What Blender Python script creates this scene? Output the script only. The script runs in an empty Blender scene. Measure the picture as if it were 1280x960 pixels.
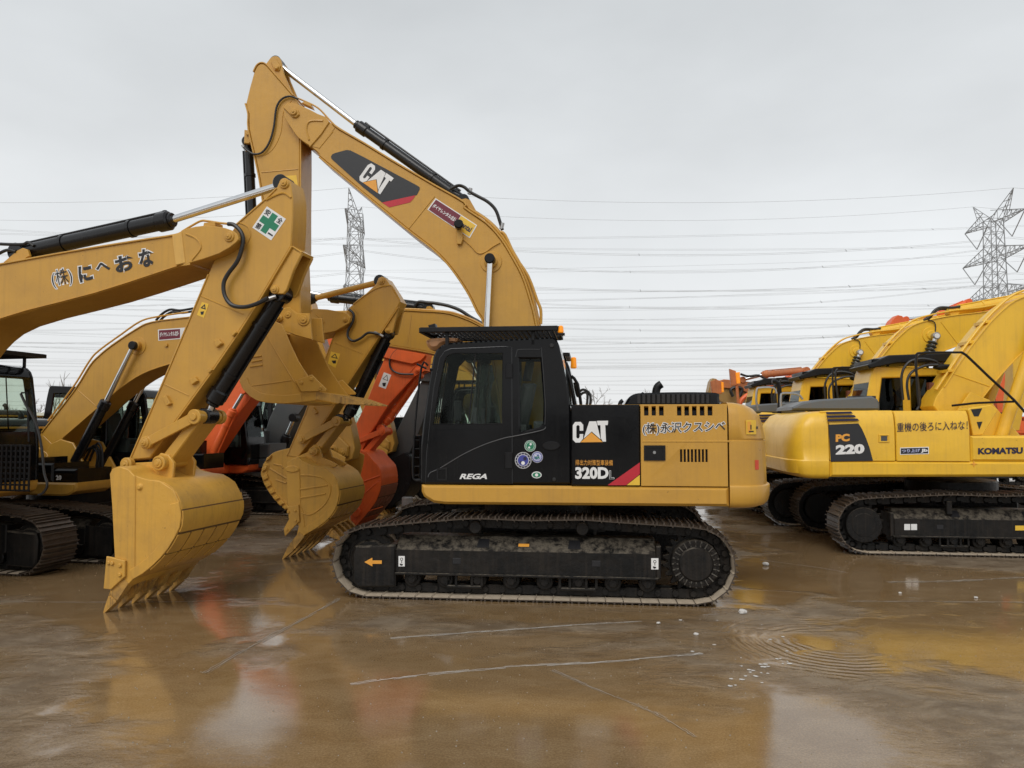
import bpy, bmesh, math, random
from mathutils import Vector, Matrix
from mathutils.geometry import tessellate_polygon
random.seed(7)
SC = bpy.context.scene
COL = SC.collection
R = math.radians

# ------------------------------------------------------------------ camera, sky, sun, exposure
F, CX, CY, HOR, CAMZ = 961.0, 640.0, 480.0, 530.0, 1.95
PITCH = math.atan((HOR - CY) / F)
cam = bpy.data.cameras.new('camera')
cam.sensor_width = 36; cam.lens = F * 36 / 1280; cam.clip_end = 3000; cam.clip_start = .1
camo = bpy.data.objects.new('camera', cam); COL.objects.link(camo)
camo.location = (0, 0, CAMZ); camo.rotation_euler = (math.pi / 2 + PITCH, 0, 0)
SC.camera = camo
SC.view_settings.view_transform = 'Standard'; SC.view_settings.look = 'None'
SC.view_settings.exposure = .1; SC.view_settings.gamma = 1
SC.cycles.max_bounces = 6; SC.cycles.transparent_max_bounces = 12
SC.cycles.use_denoising = True

W = bpy.data.worlds.new("World"); SC.world = W; W.use_nodes = True
def build_world():
    nt = W.node_tree; nt.nodes.clear(); N = nt.nodes.new; L = nt.links.new
    out = N('ShaderNodeOutputWorld'); bg = N('ShaderNodeBackground'); bg.inputs['Strength'].default_value = .1
    sky = N('ShaderNodeTexSky'); sky.sky_type = 'NISHITA'; sky.sun_disc = False
    sky.sun_elevation = R(48); sky.sun_rotation = R(200); sky.dust_density = 4; sky.air_density = 1
    tc = N('ShaderNodeTexCoord'); sep = N('ShaderNodeSeparateXYZ'); L(tc.outputs['Generated'], sep.inputs[0])
    mp = N('ShaderNodeMapping'); mp.inputs['Scale'].default_value = (1, 1, 2.2); L(tc.outputs['Generated'], mp.inputs[0])
    nz = N('ShaderNodeTexNoise'); nz.inputs['Scale'].default_value = 1.9; nz.inputs['Detail'].default_value = 5; nz.inputs['Roughness'].default_value = .5
    L(mp.outputs[0], nz.inputs['Vector'])
    rp = N('ShaderNodeValToRGB'); L(sep.outputs['Z'], rp.inputs[0])
    e = rp.color_ramp.elements
    e[0].position = 0.0; e[0].color = (.845, .855, .86, 1)
    e[1].position = 1.0; e[1].color = (.60, .625, .64, 1)
    a = e.new(.22); a.color = (.765, .785, .795, 1)
    a = e.new(.48); a.color = (.625, .65, .665, 1)
    m1 = N('ShaderNodeMapRange'); m1.inputs[1].default_value = .3; m1.inputs[2].default_value = .7; m1.inputs[3].default_value = 8.9; m1.inputs[4].default_value = 11.2
    L(nz.outputs['Fac'], m1.inputs[0])
    mul = N('ShaderNodeVectorMath'); mul.operation = 'SCALE'; L(rp.outputs[0], mul.inputs[0]); L(m1.outputs[0], mul.inputs['Scale'])
    mix = N('ShaderNodeMix'); mix.data_type = 'RGBA'; mix.inputs[0].default_value = .94
    L(sky.outputs[0], mix.inputs[6]); L(mul.outputs[0], mix.inputs[7])
    L(mix.outputs[2], bg.inputs[0]); L(bg.outputs[0], out.inputs[0])
build_world()
sun = bpy.data.lights.new('sun', 'SUN'); sun.energy = 1.5; sun.angle = R(40); sun.color = (1, .97, .93)
suno = bpy.data.objects.new('sun', sun); COL.objects.link(suno)
_se, _sa = R(48), R(200)
_sd = Vector((math.sin(_sa) * math.cos(_se), math.cos(_sa) * math.cos(_se), math.sin(_se)))
suno.rotation_euler = _sd.to_track_quat('Z', 'Y').to_euler(); suno.location = _sd * 40

# ------------------------------------------------------------------ geometry of view rays (turns a traced pixel into a real point)
_fw = Vector((0, math.cos(PITCH), math.sin(PITCH))); _up = Vector((0, -math.sin(PITCH), math.cos(PITCH)))
C0 = Vector((0, 0, CAMZ))
def ray(px, py): return _fw + Vector((1, 0, 0)) * ((px - CX) / F) + _up * ((CY - py) / F)
def gnd(px, py, z=0):
    d = ray(px, py); return C0 + d * ((z - CAMZ) / d.z)
def atY(px, py, Y):
    d = ray(px, py); return C0 + d * (Y / d.y)
def proj(p):
    q = Vector(p) - C0; f = q.dot(_fw); return (CX + F * q.x / f, CY - F * q.dot(_up) / f)
class Rig:
    def __init__(s, x, y, yaw, sc=1.0):
        s.M = Matrix.Translation((x, y, 0)) @ Matrix.Rotation(R(yaw), 4, 'Z') @ Matrix.Scale(sc, 4)
        s.I = s.M.inverted(); s.c = s.I @ C0
        s.loc = (x, y, 0); s.yaw = R(yaw); s.sc = sc
    def at(s, px, py, ly):
        d = s.I.to_3x3() @ ray(px, py); t = (ly - s.c.y) / d.y; p = s.c + d * t
        return (p.x, p.z)
    def tr(s, pts, ly): return [s.at(a, b, ly) for a, b in pts]
    def root(s, name, label, cat, group=None):
        o = bpy.data.objects.new(name, None); COL.objects.link(o); o.empty_display_size = .3
        o.location = s.loc; o.rotation_euler = (0, 0, s.yaw); o.scale = (s.sc,) * 3
        tag(o, label, cat, group); return o
def Z(ox, oy, k, pts): return [(ox + k * a, oy + k * b) for a, b in pts]
def tag(o, label=None, cat=None, group=None, kind=None):
    if label: o['label'] = label
    if cat: o['category'] = cat
    if group: o['group'] = group
    if kind: o['kind'] = kind
    return o

# ------------------------------------------------------------------ materials
def nodes(name):
    m = bpy.data.materials.new(name); m.use_nodes = True; nt = m.node_tree
    return m, nt, nt.nodes['Principled BSDF']
def paint(name, col, rough=.42, dirt=.25, dirtcol=(.16, .10, .05), coat=.15, metal=0., bump=.03, streak=.35, scale=1.0, spec=.5, settle=0, chips=0):
    m, nt, b = nodes(name); N = nt.nodes.new; L = nt.links.new
    tc = N('ShaderNodeTexCoord')
    n1 = N('ShaderNodeTexNoise'); n1.inputs['Scale'].default_value = 2.3 * scale; n1.inputs['Detail'].default_value = 7; n1.inputs['Roughness'].default_value = .62
    L(tc.outputs['Object'], n1.inputs['Vector'])
    mp = N('ShaderNodeMapping'); mp.inputs['Scale'].default_value = (16 * scale, 16 * scale, .7); L(tc.outputs['Object'], mp.inputs[0])
    n2 = N('ShaderNodeTexNoise'); n2.inputs['Scale'].default_value = 1.6; n2.inputs['Detail'].default_value = 5; L(mp.outputs[0], n2.inputs['Vector'])
    r1 = N('ShaderNodeMapRange'); r1.inputs[1].default_value = .42; r1.inputs[2].default_value = .75; r1.inputs[3].default_value = 0; r1.inputs[4].default_value = dirt; L(n1.outputs['Fac'], r1.inputs[0])
    r2 = N('ShaderNodeMapRange'); r2.inputs[1].default_value = .5; r2.inputs[2].default_value = .78; r2.inputs[3].default_value = 0; r2.inputs[4].default_value = dirt * streak * 2; L(n2.outputs['Fac'], r2.inputs[0])
    ad = N('ShaderNodeMath'); ad.operation = 'ADD'; ad.use_clamp = True; L(r1.outputs[0], ad.inputs[0]); L(r2.outputs[0], ad.inputs[1])
    mx = N('ShaderNodeMix'); mx.data_type = 'RGBA'; L(ad.outputs[0], mx.inputs[0]); mx.inputs[6].default_value = (*col, 1); mx.inputs[7].default_value = (*dirtcol, 1)
    cout = mx.outputs[2]
    if chips:
        n6 = N('ShaderNodeTexNoise'); n6.inputs['Scale'].default_value = 26; n6.inputs['Detail'].default_value = 4; n6.inputs['Roughness'].default_value = .7; L(tc.outputs['Object'], n6.inputs['Vector'])
        n7 = N('ShaderNodeMath'); n7.operation = 'MULTIPLY_ADD'; L(n1.outputs['Fac'], n7.inputs[0]); n7.inputs[1].default_value = .22; L(n6.outputs['Fac'], n7.inputs[2])
        c1 = N('ShaderNodeMapRange'); c1.inputs[1].default_value = .835 - .03 * chips; c1.inputs[2].default_value = .87 - .03 * chips; c1.inputs[4].default_value = .85; L(n7.outputs[0], c1.inputs[0])
        m6 = N('ShaderNodeMix'); m6.data_type = 'RGBA'; L(c1.outputs[0], m6.inputs[0]); L(cout, m6.inputs[6]); m6.inputs[7].default_value = (.10, .045, .018, 1); cout = m6.outputs[2]
    if settle:
        ge = N('ShaderNodeNewGeometry'); se = N('ShaderNodeSeparateXYZ'); L(ge.outputs['True Normal'], se.inputs[0])
        s1 = N('ShaderNodeMapRange'); s1.inputs[1].default_value = .3; s1.inputs[2].default_value = .8; s1.inputs[4].default_value = settle; L(se.outputs['Z'], s1.inputs[0])
        n4 = N('ShaderNodeTexNoise'); n4.inputs['Scale'].default_value = 11; n4.inputs['Detail'].default_value = 8; n4.inputs['Roughness'].default_value = .75; L(tc.outputs['Object'], n4.inputs['Vector'])
        s2 = N('ShaderNodeMapRange'); s2.inputs[1].default_value = .42; s2.inputs[2].default_value = .58; L(n4.outputs['Fac'], s2.inputs[0])
        s3 = N('ShaderNodeMath'); s3.operation = 'MULTIPLY'; L(s1.outputs[0], s3.inputs[0]); L(s2.outputs[0], s3.inputs[1])
        m2 = N('ShaderNodeMix'); m2.data_type = 'RGBA'; L(s3.outputs[0], m2.inputs[0]); L(cout, m2.inputs[6]); m2.inputs[7].default_value = (.17, .145, .11, 1); cout = m2.outputs[2]
    L(cout, b.inputs['Base Color'])
    rr = N('ShaderNodeMapRange'); rr.inputs[3].default_value = rough; rr.inputs[4].default_value = min(1, rough + .3); L(ad.outputs[0], rr.inputs[0]); L(rr.outputs[0], b.inputs['Roughness'])
    b.inputs['Metallic'].default_value = metal; b.inputs['Coat Weight'].default_value = coat; b.inputs['Coat Roughness'].default_value = .15
    b.inputs['Specular IOR Level'].default_value = spec
    if bump:
        n3 = N('ShaderNodeTexNoise'); n3.inputs['Scale'].default_value = 9; n3.inputs['Detail'].default_value = 8; n3.inputs['Roughness'].default_value = .6; L(tc.outputs['Object'], n3.inputs['Vector'])
        bp = N('ShaderNodeBump'); bp.inputs['Strength'].default_value = min(1, bump * 8); bp.inputs['Distance'].default_value = .012; L(n3.outputs['Fac'], bp.inputs['Height']); L(bp.outputs[0], b.inputs['Normal'])
    return m
def flat(name, col, rough=.45, metal=0., emit=0):
    m, nt, b = nodes(name); N = nt.nodes.new; L = nt.links.new
    tc = N('ShaderNodeTexCoord'); n1 = N('ShaderNodeTexNoise'); n1.inputs['Scale'].default_value = 14; n1.inputs['Detail'].default_value = 4; L(tc.outputs['Object'], n1.inputs['Vector'])
    mx = N('ShaderNodeMix'); mx.data_type = 'RGBA'; mr = N('ShaderNodeMapRange'); mr.inputs[1].default_value = .4; mr.inputs[2].default_value = .8; mr.inputs[4].default_value = .3; L(n1.outputs['Fac'], mr.inputs[0]); L(mr.outputs[0], mx.inputs[0])
    mx.inputs[6].default_value = (*col, 1); mx.inputs[7].default_value = (*[c * .7 for c in col], 1); L(mx.outputs[2], b.inputs['Base Color'])
    b.inputs['Roughness'].default_value = rough; b.inputs['Metallic'].default_value = metal
    if emit: b.inputs['Emission Color'].default_value = (*col, 1); b.inputs['Emission Strength'].default_value = emit
    return m
def glass(name, tint, refl=.1):
    m = bpy.data.materials.new(name); m.use_nodes = True; nt = m.node_tree; nt.nodes.clear(); N = nt.nodes.new; L = nt.links.new
    o = N('ShaderNodeOutputMaterial'); t = N('ShaderNodeBsdfTransparent'); t.inputs[0].default_value = (*tint, 1)
    g = N('ShaderNodeBsdfGlossy'); g.inputs['Roughness'].default_value = .03; g.inputs[0].default_value = (.9, .95, .95, 1)
    f = N('ShaderNodeFresnel'); f.inputs[0].default_value = 1.2; a = N('ShaderNodeMath'); a.operation = 'ADD'; a.use_clamp = True; a.inputs[1].default_value = refl; L(f.outputs[0], a.inputs[0])
    mx = N('ShaderNodeMixShader'); L(a.outputs[0], mx.inputs[0]); L(t.outputs[0], mx.inputs[1]); L(g.outputs[0], mx.inputs[2]); L(mx.outputs[0], o.inputs[0])
    return m
YEL = paint('ochre_paint', (.56, .30, .044), .36, .30, (.30, .165, .05), coat=.16, spec=.45, chips=.7)
YEL2 = paint('ochre_paint_worn', (.62, .335, .05), .46, .36, (.24, .135, .05), bump=.05, coat=.05, chips=.8)
YEL3 = paint('ochre_paint_scuffed', (.55, .30, .06), .5, .85, (.13, .08, .04), bump=.08, coat=0, chips=1.0, scale=2.5)
SOIL = paint('packed_soil', (.14, .075, .026), .9, .4, (.10, .07, .04), coat=0)
KOM = paint('lemon_yellow_paint', (.82, .485, .030), .34, .30, (.44, .25, .05), coat=.15, chips=.6)
ORG = paint('orange_paint', (.78, .125, .020), .5, .25, (.2, .05, .02))
RUSTO = paint('rusty_orange_paint', (.5, .16, .05), .6, .5, (.15, .06, .03))
GRY = paint('dark_grey_paint', (.055, .06, .062), .5, .25, (.12, .10, .08))
BLK = paint('gloss_black_paint', (.005, .0052, .006), .07, .3, (.010, .009, .008), coat=.0, bump=.006, spec=.23)
BLKM = paint('satin_black_paint', (.007, .007, .008), .34, .35, (.022, .020, .018), coat=.0, spec=.25)
CYLB = paint('cylinder_black_paint', (.006, .006, .007), .22, .3, (.02, .02, .02), coat=.1, bump=.01, spec=.4)
UCB = paint('muddy_black_steel', (.0055, .0055, .0055), .42, .6, (.028, .022, .017), coat=.0, bump=.10, streak=.55, scale=1.1, spec=.26, settle=.6)
SHOE = paint('worn_shoe_steel', (.075, .058, .045), .38, .7, (.16, .12, .085), metal=.55, bump=.1, scale=3)
DUST = paint('dried_mud_steel', (.52, .43, .32), .8, .6, (.17, .13, .09), bump=.1, scale=3)
SEAMHL = flat('grey_seam_highlight', (.028, .029, .031), .35)  # grey that paints the gloss highlights along cab door and window seams
HUBR = paint('dusty_hub_rib', (.10, .09, .075), .6, .6, (.03, .026, .022), coat=0)
RUB = flat('black_rubber', (.012, .012, .012), .55)
CHR = flat('chrome_rod', (.75, .76, .77), .12, 1.0)
STL = flat('plain_steel', (.4, .4, .4), .35, .9)
CABGLASS = glass('cab_glass', (.86, .90, .86), .0)
DIMGLASS = glass('dim_glass', (.16, .17, .165), .0)
GLD = glass('dark_glass', (.16, .17, .16), .06)
SEAT = flat('seat_cloth', (.07, .072, .08), .8)
WHT = flat('white_decal', (.78, .78, .77), .4)
BKD = flat('black_decal_and_shade', (.012, .012, .014), .4)
GYD = flat('charcoal_decal', (.018, .019, .022), .4)
RED = flat('red_decal', (.50, .02, .035), .4)
MAR = flat('maroon_decal', (.16, .012, .03), .4)
ORD = flat('amber_decal', (.80, .36, .05), .4)
YLD = flat('yellow_decal', (.80, .50, .05), .4)
GRN = flat('green_decal', (.012, .20, .10), .4)
NAV = flat('navy_decal', (.014, .012, .045), .4)
BLU = flat('blue_decal', (.05, .06, .30), .4)
LIL = flat('pale_blue_decal', (.42, .45, .66), .4)
AMB = flat('amber_lens', (.85, .28, .01), .2, emit=.35)
LENS = flat('reflector_red', (.65, .06, .02), .25)
TANP = paint('tan_visor', (.46, .22, .09), .5, .25)
GALV = flat('galvanised_steel', (.33, .34, .35), .6, .0)
WIRE = flat('wire_grey', (.36, .37, .375), .6)
BARK = flat('bare_branch_grey', (.22, .20, .18), .9)
STONE_GLINT = flat('pale_stone_glint', (.55, .53, .50), .8)  # stones, and the flecks painted for sky glints
GRIT = flat('grit_brown', (.27, .23, .18), .8)
DRUMM = paint('drum_white', (.45, .46, .46), .5, .4)
CREAM = paint('cream_wall', (.55, .52, .36), .7, .3)
HOSE = flat('hose_black', (.013, .013, .013), .4)
BRK = paint('red_brown_tank', (.16, .045, .022), .6, .4)

# ------------------------------------------------------------------ mesh builder
def catmull(pts, n=6, closed=False):
    P = [Vector(p) for p in pts]; out = []; m = len(P)
    rng = range(m) if closed else range(m - 1)
    for i in rng:
        if closed: a, b, c, d = P[i - 1], P[i], P[(i + 1) % m], P[(i + 2) % m]
        else: a, b, c, d = P[max(i - 1, 0)], P[i], P[i + 1], P[min(i + 2, m - 1)]
        for j in range(n):
            t = j / n
            out.append(.5 * ((2 * b) + (c - a) * t + (2 * a - 5 * b + 4 * c - d) * t * t + (3 * b - a - 3 * c + d) * t ** 3))
    if not closed: out.append(P[-1])
    return out
def sm(pts, n=4): return [(p.x, p.y) for p in catmull([(a, b, 0) for a, b in pts], n)]
def area(l): return sum(l[i - 1][0] * l[i][1] - l[i][0] * l[i - 1][1] for i in range(len(l))) / 2
def clean(l):
    o = []
    for p in l:
        if not o or math.hypot(p[0] - o[-1][0], p[1] - o[-1][1]) > 1e-4: o.append((p[0], p[1]))
    if math.hypot(o[0][0] - o[-1][0], o[0][1] - o[-1][1]) < 1e-4: o.pop()
    return o
def inset(l, b):
    n = len(l); out = []
    for i in range(n):
        p0, p, p1 = l[i - 1], l[i], l[(i + 1) % n]
        d0 = Vector((p[0] - p0[0], p[1] - p0[1])).normalized(); d1 = Vector((p1[0] - p[0], p1[1] - p[1])).normalized()
        n0 = Vector((-d0.y, d0.x)); n1 = Vector((-d1.y, d1.x)); k = max(.35, 1 + n0.dot(n1)); mt = (n0 + n1) / k
        out.append((p[0] + mt.x * b, p[1] + mt.y * b))
    return out
AX = {'y': lambda a, b, e: (a, e, b), 'x': lambda a, b, e: (e, a, b), 'z': lambda a, b, e: (a, b, e)}
class MB:
    def __init__(s): s.v = []; s.f = []; s.m = []
    def add(s, vs, fs, mi=0):
        k = len(s.v); s.v += [tuple(v) for v in vs]; s.f += [tuple(i + k for i in f) for f in fs]; s.m += [mi] * len(fs); return s
    def prism(s, loops, e0, e1, axis='y', b=.006, mi=0):
        if not isinstance(loops[0], list): loops = [list(loops)]
        ls = []
        for i, l in enumerate(loops):
            l = clean(l); a = area(l)
            if (i == 0 and a < 0) or (i > 0 and a > 0): l = l[::-1]
            ls.append(l)
        if e1 < e0: e0, e1 = e1, e0
        b = min(b, (e1 - e0) * .45); g = AX[axis]
        ins = [inset(l, b) for l in ls] if b > 0 else ls
        rings = [(ins, e0), (ls, e0 + b), (ls, e1 - b), (ins, e1)] if b > 0 else [(ls, e0), (ls, e1)]
        vs = []; fs = []; tot = sum(len(l) for l in ls)
        for rl, e in rings:
            for l in rl: vs += [g(p[0], p[1], e) for p in l]
        for r in range(len(rings) - 1):
            o = 0
            for l in ls:
                n = len(l)
                for i in range(n):
                    j = (i + 1) % n; fs.append((r * tot + o + i, r * tot + o + j, (r + 1) * tot + o + j, (r + 1) * tot + o + i))
                o += n
        if len(ls) == 1 and len(ls[0]) <= 4: tris = [tuple(range(len(ls[0])))]
        else: tris = tessellate_polygon([[Vector((p[0], p[1], 0)) for p in l] for l in ins])
        for t in tris:
            fs.append(tuple(t[::-1])); fs.append(tuple(i + (len(rings) - 1) * tot for i in t))
        return s.add(vs, fs, mi)
    def box(s, x0, x1, y0, y1, z0, z1, b=.01, mi=0):
        return s.prism([(x0, z0), (x1, z0), (x1, z1), (x0, z1)], y0, y1, 'y', b, mi)
    def cyl(s, p0, p1, r, n=16, r2=None, b=0, mi=0):
        p0, p1 = Vector(p0), Vector(p1); d = (p1 - p0); Ln = d.length; d.normalize()
        a = d.orthogonal().normalized(); c = d.cross(a); r2 = r if r2 is None else r2
        b = min(b, Ln * .4, r * .5)
        rs = [(0, r - b), (b, r), (Ln - b, r2), (Ln, r2 - b)] if b > 0 else [(0, r), (Ln, r2)]
        vs = [p0 + d * h + (a * math.cos(2 * math.pi * i / n) + c * math.sin(2 * math.pi * i / n)) * q for h, q in rs for i in range(n)]
        fs = [(k * n + i, k * n + (i + 1) % n, (k + 1) * n + (i + 1) % n, (k + 1) * n + i) for k in range(len(rs) - 1) for i in range(n)]
        fs += [tuple(range(n))[::-1], tuple((len(rs) - 1) * n + i for i in range(n))]
        return s.add(vs, fs, mi)
    def tube(s, pts, r, n=8, res=5, closed=False, mi=0):
        P = catmull(pts, res, closed) if res > 1 else [Vector(p) for p in pts]
        m = len(P); nrm = None; vs = []
        for i in range(m):
            t = (P[(i + 1) % m] - P[i - 1]) if closed else (P[min(i + 1, m - 1)] - P[max(i - 1, 0)])
            if t.length < 1e-9: t = Vector((0, 0, 1))
            t.normalize()
            if nrm is None: nrm = t.orthogonal().normalized()
            else:
                nrm = nrm - t * nrm.dot(t)
                nrm = nrm.normalized() if nrm.length > 1e-6 else t.orthogonal().normalized()
            c = t.cross(nrm)
            vs += [P[i] + (nrm * math.cos(2 * math.pi * k / n) + c * math.sin(2 * math.pi * k / n)) * r for k in range(n)]
        fs = [(i * n + k, i * n + (k + 1) % n, (i + 1) % m * n + (k + 1) % n, (i + 1) % m * n + k) for i in range(m if closed else m - 1) for k in range(n)]
        if not closed: fs += [tuple(range(n))[::-1], tuple((m - 1) * n + k for k in range(n))]
        return s.add(vs, fs, mi)
    def rings(s, rl, mi=0, cap=True):
        n = len(rl[0]); vs = [p for r in rl for p in r]
        fs = [(k * n + i, k * n + (i + 1) % n, (k + 1) * n + (i + 1) % n, (k + 1) * n + i) for k in range(len(rl) - 1) for i in range(n)]
        if cap: fs += [tuple(range(n))[::-1], tuple((len(rl) - 1) * n + i for i in range(n))]
        return s.add(vs, fs, mi)
    def mesh(s, name, mats, ang=32):
        me = bpy.data.meshes.new(name); me.from_pydata(s.v, [], s.f)
        for m in (mats if isinstance(mats, (list, tuple)) else [mats]): me.materials.append(m)
        me.polygons.foreach_set('material_index', s.m)
        bm = bmesh.new(); bm.from_mesh(me); bmesh.ops.recalc_face_normals(bm, faces=bm.faces); bm.to_mesh(me); bm.free()
        me.polygons.foreach_set('use_smooth', [True] * len(me.polygons)); me.set_sharp_from_angle(angle=R(ang)); me.update()
        return me
    def build(s, name, mats, parent=None, label=None, ang=32):
        o = bpy.data.objects.new(name, s.mesh(name, mats, ang)); COL.objects.link(o)
        if parent: o.parent = parent
        if label: o['label'] = label
        return o
def prism(name, loops, e0, e1, mat, parent, axis='y', b=.006): return MB().prism(loops, e0, e1, axis, b).build(name, mat, parent)
def kids(o): return [c for c in COL.objects if c.parent == o]
def copy_tree(o, parent=None, skip=(), cmap=None):
    if cmap is None:
        cmap = {}
        for c in COL.objects:
            if c.parent: cmap.setdefault(c.parent.name, []).append(c)
    c = o.copy(); COL.objects.link(c); c.parent = parent
    for ch in cmap.get(o.name, []):
        if ch.name.split('.')[0] in skip: continue
        copy_tree(ch, c, skip, cmap)
    return c
def circ(cx, cz, r, n=24, a0=0, a1=360): return [(cx + r * math.cos(R(a0 + (a1 - a0) * i / n)), cz + r * math.sin(R(a0 + (a1 - a0) * i / n))) for i in range(n)]

# ------------------------------------------------------------------ decals and lettering
def text_geo(body, off):
    cu = bpy.data.curves.new('t', 'FONT'); cu.body = body; cu.size = 1; cu.offset = off; cu.resolution_u = 3
    ob = bpy.data.objects.new('t', cu); me = bpy.data.meshes.new_from_object(ob)
    vs = [(v.co.x, v.co.y) for v in me.vertices]; fs = [tuple(p.vertices) for p in me.polygons]
    bpy.data.objects.remove(ob); bpy.data.curves.remove(cu); bpy.data.meshes.remove(me); return vs, fs
def dtext(rig, parent, name, body, bl, br, tl, ly, mat, off=.02, shear=0, out=None, outw=.05):
    A, B, C = [Vector(rig.at(*p, ly)) for p in (bl, br, tl)]
    vs, fs = text_geo(body, off)
    x0, x1 = min(v[0] for v in vs), max(v[0] for v in vs); y0, y1 = min(v[1] for v in vs), max(v[1] for v in vs)
    sg = 1 if ly > 0 else -1
    def put(vs, fs, y, mi, mb):
        P = []
        for x, yv in vs:
            u = (x - x0) / (x1 - x0); w = (yv - y0) / (y1 - y0); q = A + (B - A) * (u + shear * w) + (C - A) * w; P.append((q.x, y, q.y))
        mb.add(P, fs, mi)
    mb = MB(); put(vs, fs, ly + sg * .0035, 0, mb)
    mats = [mat]
    if out:
        v2, f2 = text_geo(body, off + outw); put(v2, f2, ly + sg * .0015, 1, mb); mats.append(out)
    return mb.build(name, mats, parent)
def dpoly(rig, parent, name, pts, ly, mat, t=.003):
    sg = 1 if ly > 0 else -1
    return prism(name, rig.tr(pts, ly), ly - sg * .001, ly + sg * t, mat, parent, b=0)
_C = [(64, 245), (76, 228), (104, 228), (117, 243), (117, 273), (99, 273), (99, 250), (94, 245), (86, 245), (82, 250), (82, 306), (87, 312), (94, 312), (99, 304), (99, 290), (117, 290), (116, 314), (100, 333), (78, 333), (64, 318)]
_A = [(148, 226), (183, 226), (205, 318), (160, 278), (119, 314)]
_T = [(186, 224), (243, 224), (241, 246), (228, 246), (232, 330), (216, 330), (206, 312), (204, 246), (190, 246)]
_TR = [(102, 332), (159, 282), (216, 332)]
def cat_logo(rig, parent, bl, br, tl, ly):
    A, B, C = [Vector(rig.at(*p, ly)) for p in (bl, br, tl)]; sg = 1 if ly > 0 else -1
    mb = MB()
    for k, (pl, mi) in enumerate(((_C, 0), (_A, 0), (_T, 0), (_TR, 1))):
        q = []
        for x, y in pl:
            w = A + (B - A) * ((x - 62) / 181) + (C - A) * ((333 - y) / 109); q.append((w.x, w.y))
        mb.prism(q, ly, ly + sg * (.003 + .001 * k), 'y', 0, mi)
    return mb.build('letter_logo', [WHT, ORD], parent)

# ------------------------------------------------------------------ undercarriage
_shoe = {}
def shoe_mesh(w, p):
    if (w, p) in _shoe: return _shoe[(w, p)]
    k = p / .19
    cs = [(-.098, 0), (-.098, .012), (-.085, .013), (-.082, .042), (-.070, .042), (-.066, .012), (-.011, .012), (-.007, .038), (.007, .038), (.011, .012), (.064, .012), (.068, .042), (.080, .042), (.085, .016), (.101, -.008), (.097, -.018), (.086, 0)]
    mb = MB().prism([(a * k, b * k) for a, b in cs], -w / 2, w / 2, 'y', 0)
    me = mb.mesh('track_shoe', [SHOE, DUST])
    for pl in me.polygons:
        if pl.normal.z < -.5: pl.material_index = 1
    _shoe[(w, p)] = me; return me
def track_path(L, k):
    ri, rs = .375 * k, .40 * k; zb = .032 * k
    pts = []
    for i in range(13): a = R(-90 + 180 * i / 12 * .93); pts.append((L / 2 + ri * math.cos(a), zb + ri + ri * math.sin(a)))
    pts += [(L / 2 - .45 * k, .83 * k), (.62 * k, .90 * k), (.3 * k, .893 * k), (0, .883 * k), (-.3 * k, .893 * k), (-.62 * k, .90 * k), (-1.1 * k, .872 * k), (-L / 2 + .2 * k, .845 * k)]
    for i in range(13): a = R(97 + 173 * i / 12); pts.append((-L / 2 + rs * math.cos(a), zb + rs + rs * math.sin(a)))
    return pts
def resample(pts, pitch):
    P = [Vector((a, 0, b)) for a, b in pts]; P.append(P[0].copy()); ls = [(P[i + 1] - P[i]).length for i in range(len(P) - 1)]
    tot = sum(ls); n = round(tot / pitch); st = tot / n; out = []; i = 0; acc = 0
    for k in range(n):
        t = k * st
        while acc + ls[i] < t: acc += ls[i]; i += 1
        out.append(P[i].lerp(P[i + 1], (t - acc) / ls[i]))
    return out
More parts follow.
